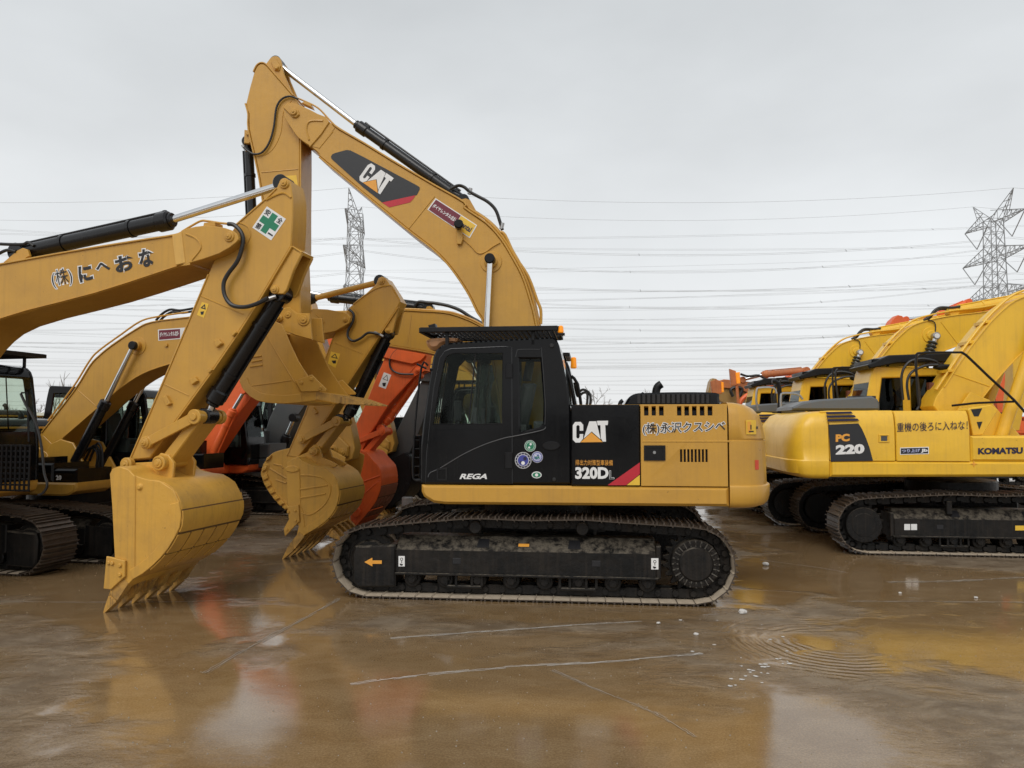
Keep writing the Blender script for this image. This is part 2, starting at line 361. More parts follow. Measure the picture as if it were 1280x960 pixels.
def undercarriage(root, L=3.65, gauge=2.38, shoe=.6, k=1.0, dx=0, sides=(1, -1), single=(1, -1), near=1, decals=None):
    pitch = .19 * k
    path = resample(track_path(L, k), pitch); n = len(path)
    for s in sides:
        yc = s * gauge / 2; ch = MB()
        for i in range(n):
            a, b = path[i], path[(i + 1) % n]; t = (b - a).normalized(); up = Vector((t.z, 0, -t.x))
            for yy in (-.085, .085):
                c0 = a - up * .02 - t * .035 * k; c1 = b - up * .02 + t * .035 * k; hh = .095 * k
                q = [c0, c1, c1 - up * hh, c0 - up * hh]
                vs = [(p.x + dx, yc + yy - .018, p.z) for p in q] + [(p.x + dx, yc + yy + .018, p.z) for p in q]
                ch.add(vs, [(0, 1, 2, 3), (7, 6, 5, 4), (0, 4, 5, 1), (1, 5, 6, 2), (2, 6, 7, 3), (3, 7, 4, 0)])
            c = a - up * .065 * k
            ch.cyl((c.x + dx, yc - .125, c.z), (c.x + dx, yc + .125, c.z), .034 * k, 8)
        shoes = []
        for i in range(n):
            a, b = path[i], path[(i + 1) % n]; t = (b - a).normalized(); up = Vector((t.z, 0, -t.x)); mid = (a + b) / 2
            M = Matrix(((t.x, 0, up.x, mid.x + dx), (0, 1, 0, yc), (t.z, 0, up.z, mid.z), (0, 0, 0, 1))); shoes.append(M)
        if s in single:
            tr = ch.build('track', UCB, root); me = shoe_mesh(shoe, pitch)
            for M in shoes:
                o = bpy.data.objects.new('track_shoe', me); COL.objects.link(o); o.parent = tr; o.matrix_local = M
        else:
            me = shoe_mesh(shoe, pitch); vs0 = [v.co.copy() for v in me.vertices]; fs0 = [tuple(p.vertices) for p in me.polygons]; ms0 = [p.material_index for p in me.polygons]
            tr = ch
            for M in shoes:
                k0 = len(tr.f); tr.add([M @ v for v in vs0], fs0)
                for j, mm in enumerate(ms0): tr.m[k0 + j] = 1 + mm
            tr = tr.build('track', [UCB, SHOE, DUST], root)
        # frame, guards, rollers
        yo = yc + s * .21; yi = yc - s * .20; fr = MB()
        h = k
        cs = [(yo, .285 * h), (yo, .535 * h), (yc + s * .03, .675 * h), (yi, .675 * h), (yi, .285 * h)]
        fr.prism(cs, (-1.40 * h) + dx, (1.5 * h) + dx, 'x', .012)
        fr.box(-1.42 * h + dx, 1.5 * h + dx, min(yo, yo + s * .035), max(yo, yo + s * .035), .262 * h, .285 * h, .004)
        fr.box(-1.45 * h + dx, -1.40 * h + dx, min(yi, yo), max(yi, yo), .27 * h, .62 * h, .008)
        fo = fr.build('track_frame', UCB, root)
        g = MB(); x1 = L / 2 + .17 * k + dx; x0 = 1.5 * h + dx
        g.prism([(x0, .115 * h), (x1 - .06, .10 * h), (x1, .16 * h), (x1 + .01, .46 * h), (x1 - .02, .565 * h), (x0 + .1, .585 * h), (x0, .59 * h)], yc - .2, yo - s * .004, 'y', .02)
        g.build('idler_guard', UCB, root)
        for hx in (.80, -.75): hl = MB(); hl.prism([(hx * h + dx - .05, .385 * h), (hx * h + dx + .05, .385 * h), (hx * h + dx + .05, .455 * h), (hx * h + dx - .05, .455 * h)], yo - s * .02, yo + s * .004, 'y', .006); hl.build('opening_shade_plate', BKD, fo)  # dark plates on the frame stand in for the shade inside openings
        for hx in (.51, -.51):
            hl = MB()
            a0, b0 = Vector((0, yo, .535 * h)), Vector((0, yc + s * .03, .675 * h)); nn = Vector((0, .135 * s, .18)).normalized() * .004
            p = [a0.lerp(b0, .22) + nn, a0.lerp(b0, .8) + nn]
            hl.add([(hx * h + dx - .07, p[0].y, p[0].z), (hx * h + dx + .07, p[0].y, p[0].z), (hx * h + dx + .06, p[1].y, p[1].z), (hx * h + dx - .06, p[1].y, p[1].z)], [(0, 1, 2, 3)]); hl.build('opening_shade_plate', BKD, fo)
        for i in range(8):
            rl = MB(); x = (1.32 - i * .375) * h + dx
            rl.cyl((x, yc - .15, .205 * h), (x, yc + .15, .205 * h), .095 * h, 18, b=.01); rl.cyl((x, yc - .2, .205 * h), (x, yc + .2, .205 * h), .045 * h, 12, b=.006)
            rl.box(x - .06, x + .06, yc + s * .17 - .02, yc + s * .17 + .02, .2 * h, .30 * h, .004)
            rl.build('track_roller', UCB, root)
        for x in (.6, -.6):
            rl = MB(); rl.cyl((x * h + dx, yc - .14, .79 * h), (x * h + dx, yc + .17, .79 * h), .072 * h, 16, b=.01); rl.box(x * h + dx - .04, x * h + dx + .04, yc - .19, yc - .13, .6 * h, .8 * h)
            rl.build('carrier_roller', UCB, root)
        for x in (.72, -.55):
            gd = MB(); gd.box(x * h - .2 + dx, x * h + .2 + dx, yc + s * .185 - .012, yc + s * .185 + .012, .115 * h, .15 * h)
            for q in (-.2, -.09, .09, .2): gd.box(x * h + q - .015 + dx, x * h + q + .015 + dx, yc + s * .185 - .012, yc + s * .185 + .012, .145 * h, .28 * h, .003)
            gd.build('roller_guard', UCB, root)
        idl = MB(); idl.cyl((L / 2 + dx, yc - .09, .41 * k), (L / 2 + dx, yc + .09, .41 * k), .30 * k, 28, b=.02); idl.cyl((L / 2 + dx, yc - .14, .41 * k), (L / 2 + dx, yc + .14, .41 * k), .22 * k, 24, b=.02)
        idl.build('idler', UCB, root)
        sp = MB(); gear = []
        for i in range(42):
            a = 2 * math.pi * i / 42; r = (.345 if i % 2 else .285) * k
            for da in (-.03, .03): gear.append((-L / 2 + dx + r * math.cos(a + da), .432 * k + r * math.sin(a + da)))
        sp.prism(gear, yc - .03, yc + .03, 'y', .004)
        hub = (-L / 2 + dx, .432 * k); y0 = yc + s * .02
        sp.cyl((hub[0], yc - .2, hub[1]), (hub[0], y0 + s * .16, hub[1]), .262 * k, 32, b=.012); sp.cyl((hub[0], y0 + s * .15, hub[1]), (hub[0], y0 + s * .185, hub[1]), .185 * k, 28, b=.02)
        so = sp.build('sprocket', UCB, root); bl = MB()
        rbm = MB()
        for i in range(24):
            a = 2 * math.pi * i / 24; u = Vector((math.cos(a), 0, math.sin(a))); v = Vector((-math.sin(a), 0, math.cos(a))); o0 = Vector((hub[0], y0 + s * .157, hub[1])); rb = [o0 + u * .19 * k - v * .006, o0 + u * .19 * k + v * .006, o0 + u * .255 * k + v * .006, o0 + u * .255 * k - v * .006]
            rbm.add(rb + [w + Vector((0, s * .016, 0)) for w in rb], [(0, 1, 2, 3), (4, 5, 6, 7), (0, 1, 5, 4), (1, 2, 6, 5), (2, 3, 7, 6), (3, 0, 4, 7)])
        tag(rbm.build('hub_rib', HUBR, so), kind='stuff')
        for i in range(20):
            a = 2 * math.pi * i / 20; c = (hub[0] + .222 * k * math.cos(a), hub[1] + .222 * k * math.sin(a)); bl.cyl((c[0], y0 + s * .155, c[1]), (c[0], y0 + s * .185, c[1]), .017 * k, 6)
        tag(bl.build('hub_bolts', UCB, so), kind='stuff')
    cb = MB(); cb.box(-.75 * k + dx, .75 * k + dx, -.62, .62, .46 * k, .80 * k, .03)
    for sx in (1, -1):
        for sy in (1, -1): cb.prism([(sx * .35 + dx, .62 * sy), (sx * .95 + dx, gauge / 2 * sy - sy * .15), (sx * .55 + dx, gauge / 2 * sy - sy * .15), (sx * .05 + dx, .62 * sy)], .42 * k, .66 * k, 'z', .02)
    cb.cyl((dx, 0, .78 * k), (dx, 0, 1.04 * k), .68 * k, 36, b=.02)
    cb.build('centre_frame', UCB, root)

# ------------------------------------------------------------------ upper structure (shape taken once, in metres, from the nearest machine)
MR = Rig(.40, 9.98, 180 - 6.3)
HW = 1.37
def h5(p): return Z(700, 470, .25, p)
def z3(p): return Z(500, 390, .1875, p)
def z4(p): return Z(500, 480, .1875, p)
def strip(pts, w):
    """band of width w on the right-hand side of a polyline"""
    n = len(pts); off = []
    for i in range(n):
        a, b = Vector(pts[max(i - 1, 0)]), Vector(pts[min(i + 1, n - 1)]); d = (b - a).normalized(); off.append((pts[i][0] + d.y * w, pts[i][1] - d.x * w))
    return list(pts) + off[::-1]
def counterweight(root, mat, xs, lv, hw=HW, n=3.4, name='counterweight'):
    rl = []
    for z, tail, w in lv:
        ring = []
        for i in range(41):
            t = R(-90 + 180 * i / 40); c, s_ = math.cos(t), math.sin(t)
            ring.append((xs + (tail - xs) * abs(c) ** (2 / n), w * math.copysign(abs(s_) ** (2 / n), s_), z))
        rl.append(ring)
    return MB().rings(rl).build(name, mat, root, ang=40)
CWL = [(1.035, -2.62, 1.30), (1.06, -2.72, 1.35), (1.10, -2.765, 1.37), (1.16, -2.785, 1.377), (1.262, -2.79, 1.378), (1.274, -2.785, 1.375), (1.284, -2.75, 1.362), (1.5, -2.745, 1.362), (1.765, -2.735, 1.36), (1.772, -2.715, 1.352), (1.782, -2.715, 1.352), (1.79, -2.735, 1.358), (1.95, -2.70, 1.355), (2.05, -2.65, 1.345), (2.12, -2.57, 1.325), (2.165, -2.46, 1.29), (2.185, -2.30, 1.24), (2.19, -2.15, 1.18)]
def house(root, body, accent, guard=True, cabonly=False, cabmat=None, detail=True, tank=1, rail=False, GLS=None):
    GLS = GLS or CABGLASS
    cabmat = cabmat or accent; P = {}
    y1 = HW
    zb = MR.at(700, 632, y1)[1]; zt = MR.at(700, 607.5, y1)[1]; xf = MR.at(526.5, 620, y1)[0]; xs = MR.at(911, 560, y1)[0]; zh = MR.at(800, 505.5, y1)[1]
    P.update(zb=zb, zt=zt, xf=xf, xs=xs, zh=zh)
    if not cabonly:
        dk = MB(); dk.prism([(xs + .004, zb + .01), (xf - .28, zb), (xf - .14, zb + .015), (xf - .03, zb + .08), (xf, zb + .14), (xf, zt), (xs + .004, zt)], .5, HW + .004, 'y', .03)
        dk.prism([(xs + .004, zb + .01), (xf - .28, zb), (xf - .14, zb + .015), (xf - .03, zb + .08), (xf, zb + .14), (xf, zt), (xs + .004, zt)], -HW - .004, -.5, 'y', .03)
        dk.prism([(xs + .004, zb + .02), (xf - .5, zb + .02), (xf - .5, zt - .02), (xs + .004, zt - .02)], -.5, .5, 'y', .01)
        P['deck'] = dk.build('deck', body, root)
        inner = MB(); inner.box(xs + .02, -.50, -HW + .05, HW - .05, zt - .01, zh - .05, .02); inner.build('engine_bay', BLKM, root)
        top = MB(); top.box(xs + .004, -.46, -HW + .02, HW - .02, zh - .03, zh, .02); top.build('hood_top', body, root)
        xb = MR.at(713.5, 550, y1)[0]; xm = MR.at(800.5, 550, y1)[0]
        for sg in (1, -1):
            prism('side_panel', [(xm + .004, zt + .006), (xb - .004, zt + .006), (xb - .004, zh - .002), (xm + .004, zh - .002)], sg * (HW - .05), sg * HW, accent, root, b=.012)
            loops = [[(xs + .012, zt + .008), (xm - .004, zt + .008), (xm - .004, zh - .002), (xs + .012, zh - .002)]]
            if sg == 1:
                for a, b in ((420, 442), (458, 479), (495, 518), (585, 607), (622, 645), (660, 683), (699, 722), (738, 762)): loops.append(MR.tr(h5([(a, 151), (b, 151), (b + 1, 198), (a + 1, 198)]), y1))
                for i in range(8): a = 600 + i * 18.2; loops.append(MR.tr(h5([(a, 367), (a + 11, 367), (a + 12, 431), (a + 1, 431)]), y1))
            d = prism('engine_door', loops, sg * (HW - .05), sg * (HW - .002), body, root, b=.003)
            q = MR.tr(h5([(408, 322), (856, 322)]), y1)
            MB().prism([(q[0][0] - .01, q[0][1]), (q[1][0] + .02, q[1][1]), (q[1][0] + .02, q[1][1] - .02), (q[0][0] - .01, q[0][1] - .02)], sg * (HW - .004), sg * (HW + .003), 'y', .003).build('door_crease', body, d)
            if sg == 1:
                q = MR.tr(h5([(430, 357), (516, 357), (516, 412), (430, 412)]), y1)
                hd = MB(); hd.prism([q, inset(q[::-1], .02)[::-1]], HW - .004, HW + .012, 'y', .003); hd.prism(inset(q[::-1], .012), HW - .004, HW + .003, 'y', 0)
                c = MR.at(818, 565.7, y1); hd.cyl((c[0], HW, c[1]), (c[0], HW + .012, c[1]), .018, 14, b=.003, mi=1); hd.build('door_latch', [BLKM, STL], d)
        P['cw'] = counterweight(root, body, xs - .006, [(z, xs + (t - xs) * .85, w) for z, t, w in CWL])
        # engine cover with louvres and exhaust stub
        q = sm(MR.tr(h5([(322, 142), (345, 106), (378, 88), (430, 84), (600, 80), (780, 84), (797, 108), (801, 140)]), .85), 3)
        hs = MB(); z0 = zh - .01; hs.prism(q + [(q[-1][0], z0), (q[0][0], z0)], -.85, .85, 'y', .03)
        ho = hs.build('engine_cover', accent if accent is BLK else BLKM, root); lv = MB(); lv2 = MB()
        for i in range(15):
            a = 386 + i * 24.6; lv.prism(MR.tr(h5([(a, 92), (a + 17, 92), (a + 17, 137), (a, 137)]), .85), .84, .853, 'y', .002); lv2.prism(MR.tr(h5([(a + 18, 90), (a + 23, 90), (a + 23, 139), (a + 18, 139)]), .85), .84, .866, 'y', .004)
        lv.build('louvre_gap_shade', BKD, ho); lv2.build('louvre', BLKM, ho)  # dark slabs between the louvres stand in for shade in the gaps
        e = MR.tr(h5([(480, 82), (488, 55), (507, 40)]), .35); MB().tube([(e[0][0], .35, e[0][1] - .1), (e[0][0], .35, e[0][1]), (e[1][0], .35, e[1][1]), (e[2][0], .35, e[2][1])], .05, 12).build('exhaust_pipe', BLKM, root)
        if tank:
            tk = MB(); tk.box(-.45, .35, -HW + .02, -.45, zt + .003, zt + (zh - .12 - zt) * tank, .04); tk.box(.36, .82, -HW + .02, -.5, zt + .003, zt + .62 * tank, .03); tk.box(.83, xf - .02, -HW + .02, -.5, zt + .003, zt + .34 * min(1, tank * 1.3), .03)
            tk.build('tool_box', accent, root)
            if rail:
                for yy in (-HW + .06, -.6): MB().tube([(.9, yy, zt + .3), (.9, yy, zh + .25), (.5, yy, zh + .3), (.3, yy, zh + .02)], .016, 6, 3).build('handrail', BLKM, root)
        bk = MB()
        for yy in (-.36, .36): bk.prism([(-.45, zt), (.75, zt), (.35, zt + .62), (.1, zt + .68), (-.1, zt + .6), (-.45, zt + .15)], yy - .025, yy + .025, 'y', .01)
        bk.box(-.45, .75, -.5, .40, zb + .03, zt + .004, .02); bk.build('boom_bracket', body, root)
    # ---------------- cab
    yn, yf = 1.355, .44
    outer = z3([(135, 1148), (137, 900), (152, 750), (190, 480), (220, 300), (240, 255), (275, 222), (330, 205), (600, 188), (940, 170), (1015, 166), (1042, 178), (1060, 220), (1085, 330), (1120, 520), (1138, 640), (1142, 1148)])
    O = MR.tr(outer, yn)
    dwin = MR.tr(z3([(222, 745), (262, 515), (300, 328), (316, 296), (345, 281), (380, 277), (684, 277), (680, 742)]), yn)
    qwin = MR.tr(z3([(796, 312), (934, 312), (956, 600), (953, 740), (930, 768), (802, 798)]), yn)
    cb = MB(); cb.prism([O, dwin, qwin], yn - .07, yn, 'y', .02)
    fwin = MR.tr(z3([(240, 900), (262, 515), (300, 328), (345, 281), (684, 277), (680, 900)]), yn); rwin = MR.tr(z3([(760, 290), (960, 290), (1010, 640), (1010, 900), (760, 900)]), yn)
    cb.prism([O, fwin, rwin], yf, yf + .06, 'y', .02)
    front = O[0:7]; top = O[6:12]; rear = O[11:17]
    for lo in (front[0:3], front[4:7]): cb.prism(strip(lo, -.07), yf + .05, yn - .06, 'y', .01)
    cb.prism(strip(top, -.09), yf + .05, yn - .06, 'y', .02)
    cb.prism(strip(rear[0:3], -.07), yf + .05, yn - .06, 'y', .01)
    cb.prism(strip(rear[4:6], -.07), yf + .05, yn - .06, 'y', .01)
    cb.box(min(O[0][0], O[-1][0]) + .03, max(O[0][0], O[-1][0]) - .03, yf + .03, yn - .03, zt + .004, zt + .10)
    cab = cb.build('cab', cabmat, root, ang=40); P['cab'] = cab
    gl = MB(); gl.prism(strip(front[2:5], -.012), yf + .06, yn - .07, 'y', 0); gl.build('front_window', GLS, cab)
    gl = MB(); gl.prism(strip(rear[2:5], -.012), yf + .06, yn - .07, 'y', 0); gl.build('rear_window', GLS, cab)
    gl = MB(); gl.prism(qwin, yn - .045, yn - .035, 'y', 0); gl.build('side_window', GLS, cab)
    gl = MB(); gl.prism(fwin, yf + .025, yf + .035, 'y', 0); gl.prism(rwin, yf + .025, yf + .035, 'y', 0); gl.build('far_window', GLS, cab)
    # door, 15 mm proud
    dl = MR.tr(z3([(168, 1140), (178, 960), (225, 510), (268, 305), (300, 262), (340, 246), (700, 231), (744, 236), (748, 1142)]), yn)
    dr = MB().prism([dl, dwin], yn - .004, yn + .016, 'y', .008).build('door', cabmat, root, ang=40); P['door'] = dr
    MB().prism(dwin, yn + .002, yn + .008, 'y', 0).build('window_glass', GLS, dr)
    MB().tube([(a, yn + .001, b_) for a, b_ in dl], .007, 6, 1, closed=True).build('door_seam_highlight', SEAMHL, cab)  # edge highlight of the door, put in as a thin grey tube
    qs = [(a, yn + .001, b_) for a, b_ in MR.tr(z3([(772, 300), (780, 262), (800, 250), (930, 250), (944, 262), (968, 600), (966, 750)]), yn)]; MB().tube(qs, .005, 6, 2).build('window_seam_highlight', SEAMHL, cab)
    low = sm(MR.tr(z3([(196, 1068), (203, 960), (222, 790), (690, 795), (686, 838), (560, 885), (430, 945), (320, 1010), (250, 1045), (215, 1062)]), yn), 2)
    MB().prism(low, yn + .014, yn + .0195, 'y', .002).build('lower_glass', GLD if cabmat is not BLK else BLK, dr)
    fr = MB(); c = MR.tr(z3([(218, 748), (258, 515), (296, 327), (314, 292), (344, 275), (690, 270), (686, 748)]), yn); fr.prism([c, dwin], yn + .012, yn + .022, 'y', .004)
    v = MR.tr(z3([(500, 277), (455, 742)]), yn); fr.prism(strip([v[0], v[1]], .014), yn + .004, yn + .014, 'y', 0); fr.build('window_frame', BLKM, dr)
    hg = MB(); q = MR.tr(z3([(706, 345), (752, 345), (752, 442), (706, 442)]), yn); hg.prism(q, yn + .012, yn + .026, 'y', .006); hg.build('hinge', BLKM, dr)
    hg = MB(); q = MR.tr(z4([(700, 455), (752, 455), (752, 565), (700, 565)]), yn); hg.prism(q, yn + .012, yn + .026, 'y', .006); hg.build('hinge', BLKM, dr)
    q = MR.tr(z4([(258, 570), (308, 566), (308, 632), (258, 632)]), yn); MB().prism([q, inset(q[::-1], .015)[::-1]], yn + .012, yn + .024, 'y', .003).build('door_handle', BLKM, dr)
    t = MR.tr(z3([(190, 1100), (205, 1070), (270, 1040), (420, 950), (560, 885), (690, 842), (760, 828), (860, 808), (955, 785), (972, 765)]), yn)
    MB().tube([(a, yn + .018, b) for a, b in t], .006, 6, 4).build('trim_line', paint('trim_grey', (.06, .062, .065), .25, .1), cab)
    q = MR.tr(z4([(1008, 412)]), yn)[0]; e = MB(); e.prism([(q[0] + .1 * math.cos(i * .314), q[1] + .052 * math.sin(i * .314)) for i in range(20)], yn - .002, yn + .014, 'y', .01); e.build('filler_cap', BLKM, cab)
    for a, b, rr in ((1012, 224, .026), (1028, 1116, .022)):
        q = MR.at(*z3([(a, b)])[0], yn); kn = MB(); kn.cyl((q[0], yn - .002, q[1]), (q[0], yn + .02, q[1]), rr, 14, b=.006); kn.build('rubber_stop', RUB, cab)
    # interior
    xr, xfr = O[-1][0], O[0][0]; st = MB()
    st.box(.12, .62, .66, 1.14, zt + .42, zt + .56, .05); st.prism([(.16, zt + .5), (.30, zt + .5), (.16, zt + 1.16), (.02, zt + 1.16)], .68, 1.12, 'y', .05); st.prism([(.08, zt + 1.2), (.17, zt + 1.2), (.13, zt + 1.42), (.04, zt + 1.42)], .78, 1.02, 'y', .04); st.box(.15, .55, .74, 1.06, zt + .1, zt + .45, .03)
    st.build('seat', SEAT, cab)
    cn = MB(); cn.box(.1, .75, 1.17, 1.26, zt + .1, zt + .68, .03); cn.box(.1, .75, .52, .63, zt + .1, zt + .68, .03); cn.box(-.3, .02, .55, 1.25, zt + .1, zt + .72, .03)
    for yy in (1.21, .57): cn.tube([(.68, yy, zt + .66), (.70, yy, zt + .78), (.69, yy, zt + .88)], .022, 8, 3)
    cn.box(.98, 1.06, .5, .58, zt + .72, zt + .98, .02); cn.tube([(1.0, .54, zt + .1), (1.02, .54, zt + .75)], .02, 6, 1)
    for yy in (.8, 1.0): cn.tube([(.95, yy, zt + .1), (.88, yy, zt + .5), (.84, yy, zt + .62)], .014, 6, 3)
    cn.build('console', SEAT, cab)
    if guard:
        q = MR.tr(z3([(135, 130), (1050, 88)]), 1.40); zz = (q[0][1] + q[1][1]) / 2; xa, xb2 = q[1][0], q[0][0]
        g = MB(); ya, yb = .40, 1.40
        for yy in (ya, yb): g.box(xa, xb2, yy - .022, yy + .022, zz - .035, zz + .02, .006)
        for xx in (xa, xb2): g.box(xx - .022, xx + .022, ya + .024, yb - .024, zz - .035, zz + .02, .006)
        nn = 26
        for i in range(1, nn): x = xa + (xb2 - xa) * i / nn; g.prism([(x - .02, zz - .03), (x - .012, zz - .034), (x + .02, zz + .008), (x + .012, zz + .012)], ya + .02, yb - .02, 'y', 0)
        for i in range(1, 5): y = ya + (yb - ya) * i / 5; g.box(xa + .02, xb2 - .02, y - .008, y + .008, zz - .02, zz + .012, 0)
        rt = O[8][1]
        for xx in (xa + .28, xb2 - .3):
            for yy in (ya + .12, yb - .06): g.box(xx - .02, xx + .02, yy - .015, yy + .015, rt - .06, zz - .02, .004)
        P['guard'] = g.build('roof_guard', BLKM, cab); P['gz'] = zz; P['gx'] = (xa, xb2)
    return P

# ------------------------------------------------------------------ arms: boom, stick, bucket
def ring_loop(c, r, n=20): return circ(c[0], c[1], r, n)
def boss(mb, c, y0, y1, r, mi=0):
    mb.cyl((c[0], y0, c[1]), (c[0], y1, c[1]), r, 20, b=.008, mi=mi)
def pinboss(rig, root_part, pts, ly, r, mat, depth=.05, name='pin_boss'):
    mb = MB(); sg = 1 if ly > 0 else -1
    for (px, py), rr in zip(pts, r):
        c = rig.at(px, py, ly); boss(mb, c, ly - sg * .03, ly + sg * depth, rr); boss(mb, c, ly + sg * depth * .9, ly + sg * (depth + .018), rr * .62); boss(mb, c, ly + sg * depth, ly + sg * (depth + .028), rr * .25)
    return mb.build(name, mat, root_part)
def cylinder(rig, root, p_base, p_mid, p_rod, ly, rb, rr, barrel=CYLB, rod=CHR, name='hydraulic_cylinder', pins=True):
    a, m, e = [Vector((q[0], ly, q[1])) for q in (rig.at(*p_base, ly), rig.at(*p_mid, ly), rig.at(*p_rod, ly))]
    d = (m - a).normalized(); mb = MB(); mb.cyl(a, m, rb, 22, b=.015); mb.cyl(m - d * .16, m + d * .01, rb * 1.22, 22, b=.02); mb.cyl(m, m + d * .05, rb * .9, 22, b=.01)
    mb.cyl((a.x, ly - rb * 1.1, a.z), (a.x, ly + rb * 1.1, a.z), rb * 1.15, 18, b=.01)
    off = Vector((0, 0, 1)) if abs(d.z) < .8 else Vector((1, 0, 0)); off = (off - d * off.dot(d)).normalized()
    mb.tube([a + d * .12 + off * (rb + .015), m - d * .2 + off * (rb + .02), m - d * .08 + off * (rb * 1.2 + .01)], .016, 6, 3)
    for f in (.3, .75): q = a.lerp(m, f); mb.cyl(q - d * .02, q + d * .02, rb + .012, 22)
    o = mb.build(name, barrel, root); r = MB(); r.cyl(m, e, rr, 18); ro = r.build('piston_rod', rod, o)
    if pins: MB().cyl((e.x, ly - rr * 2.4, e.z), (e.x, ly + rr * 2.4, e.z), rr * 2.0, 18, b=.01).build('rod_eye', barrel, o)
    return o
def plate_boom(rig, root, pts, ly, mat, name, flange=True, smooth=2, inner=None):
    """welded box section: two side webs set in, top and bottom plates along the edges"""
    L = sm(rig.tr(pts + [pts[0]], ly), smooth)[:-1] if smooth > 1 else rig.tr(pts, ly)
    a = abs(ly); mb = MB(); mb.prism(L, -a, a, 'y', .012); o = mb.build(name, mat, root, ang=35)
    return o, L
def edge_strip(rig, part, pts, ly, mat, w=.022, over=.02, name='flange_plate', smooth=3):
    """top or bottom cover plate that oversails both webs"""
    L = sm(rig.tr(pts, ly), smooth); a = abs(ly) + over
    return MB().prism(strip(L, w), -a, a, 'y', .004).build(name, mat, part, ang=35)
def weld(rig, part, pts, ly, mat, r=.007, smooth=1, name='weld_seam'):
    sg = 1 if ly > 0 else -1
    return MB().tube([(a, ly + sg * .001, b) for a, b in rig.tr(pts, ly)], r, 6, smooth).build(name, mat, part)
def hose(rig, root, pts, ly, r, mat=None, name='hydraulic_hose', res=6):
    P = []
    for p in pts:
        y = p[2] if len(p) > 2 else ly; q = rig.at(p[0], p[1], y); P.append((q[0], y, q[1]))
    return MB().tube(P, r, 8, res).build(name, mat or HOSE, root)
def bucket(rig, root, prof, i0, i1, hw, near, mat, teeth=5, tip=None, lipA=None, lipB=None, cutter=None, bands=3, ears=None, tl=.26, bandmat=None):
    """prof: traced side outline on the near plane; the shell runs along prof[i0..i1]"""
    ly = near * hw; P = rig.tr(prof, ly); n = len(P)
    back = sm(P[i0:i1 + 1], 4)
    mb = MB()
    for s in (1, -1): mb.prism(P, s * hw, s * (hw - .028), 'y', .006)
    ar = area(clean(P)); w = -.024 if ar > 0 else .024
    mb.prism(strip(back, w), -hw + .02, hw - .02, 'y', .003)
    o = mb.build('bucket', mat, root, ang=35)
    # wear bands across the back, cut into pads
    m = len(back); wb = MB(); cum = [0]
    for i in range(1, m): cum.append(cum[-1] + math.hypot(back[i][0] - back[i - 1][0], back[i][1] - back[i - 1][1]))
    def bp(t):
        d = t * cum[-1]
        for i in range(1, m):
            if cum[i] >= d:
                f = (d - cum[i - 1]) / max(1e-6, cum[i] - cum[i - 1]); return Vector((back[i - 1][0] + (back[i][0] - back[i - 1][0]) * f, back[i - 1][1] + (back[i][1] - back[i - 1][1]) * f))
        return Vector(back[-1])
    for j in range(bands):
        t0 = .50 + j * .135; t1 = t0 + (.122 if j else .118)
        seg = [bp(t0 + (t1 - t0) * q / 3) for q in range(4)]; poly = strip([(q.x, q.y) for q in seg], -w * .7)
        npad = 1 if j == 0 else 5
        for q in range(npad):
            ya = -hw + .006 + (2 * hw - .012) * q / npad; yb = -hw + .006 + (2 * hw - .012) * (q + 1) / npad
            wb.prism(poly, ya + (.016 if q else 0), yb - (.016 if q < npad - 1 else 0), 'y', .004)
    if bands:
        wb.build('wear_band', bandmat or mat, o)
        sb = MB(); seg = [bp(.492 + (.90 - .492) * q / 8) for q in range(9)]; sb.prism(strip([(q.x, q.y) for q in seg], -w * .22), -hw + .012, hw - .012, 'y', 0); sb.build('packed_soil', SOIL, o)
    # side wear plate near the lip (both sides)
    e = [bp(.45 + .55 * q / 8) for q in range(9)]; poly = strip([(q.x, q.y) for q in e], w * 4.5)
    for s in (1, -1): MB().prism(poly, s * (hw - .004), s * (hw + .014), 'y', .005).build('heel_plate', mat, o)
    # lip and teeth
    a, b, c = [Vector(rig.at(*q, ly)) for q in (lipA, lipB, tip)]; mid = (a + b) / 2; d = (c - mid).normalized(); nn = Vector((-d.y, d.x)); half = (a - b).length / 2
    lip = MB(); q = [a, b, b + (c - b) * .22, a + (c - a) * .22]; lip.prism([(p.x, p.y) for p in q], -hw - .004, hw + .004, 'y', .006); lip.build('cutting_lip', mat, o)
    Lt = (c - mid).length
    for i in range(teeth):
        y = near * (hw - .045) - near * (2 * hw - .09) * i / (teeth - 1)
        t = MB(); h0 = min(.075, half + .01)
        A = mid + d * (Lt * .05)
        secs = [(A - d * .08, h0 * .75, .05), (A + d * (Lt * .38), h0 * .80, .052), (A + d * (Lt * .42), h0 * .62, .042), (A + d * (Lt * .45), h0 * .62, .042), (A + d * (Lt * .46), h0 * .75, .05), (mid + d * Lt * .80, h0 * .36, .046), (mid + d * Lt, h0 * .10, .036)]
        rl = []
        for pc, hh, ww in secs:
            u, v = pc + nn * hh, pc - nn * hh; rl.append([(u.x, y - ww, u.y), (u.x, y + ww, u.y), (v.x, y + ww, v.y), (v.x, y - ww, v.y)])
        t.rings(rl).build('tooth', YEL3 if mat in (YEL, YEL2) else mat, o, ang=20)
    if cutter:
        cc = MB(); L = rig.tr(cutter, ly); MB().prism(L, -near * (hw + .002), -near * (hw + .035), 'y', .006).build('side_cutter', mat, o)
        cc.prism(L, near * (hw + .002), near * (hw + .035), 'y', .006)
        cx, cz = sum(p[0] for p in L) / len(L), sum(p[1] for p in L) / len(L)
        ins = [((p[0] - cx) * .6 + cx, (p[1] - cz) * .6 + cz) for p in L]
        for p in ins[:4]: cc.cyl((p[0], near * (hw + .02), p[1]), (p[0], near * (hw + .055), p[1]), .022, 10, b=.006)
        cc.build('side_cutter', mat, o)
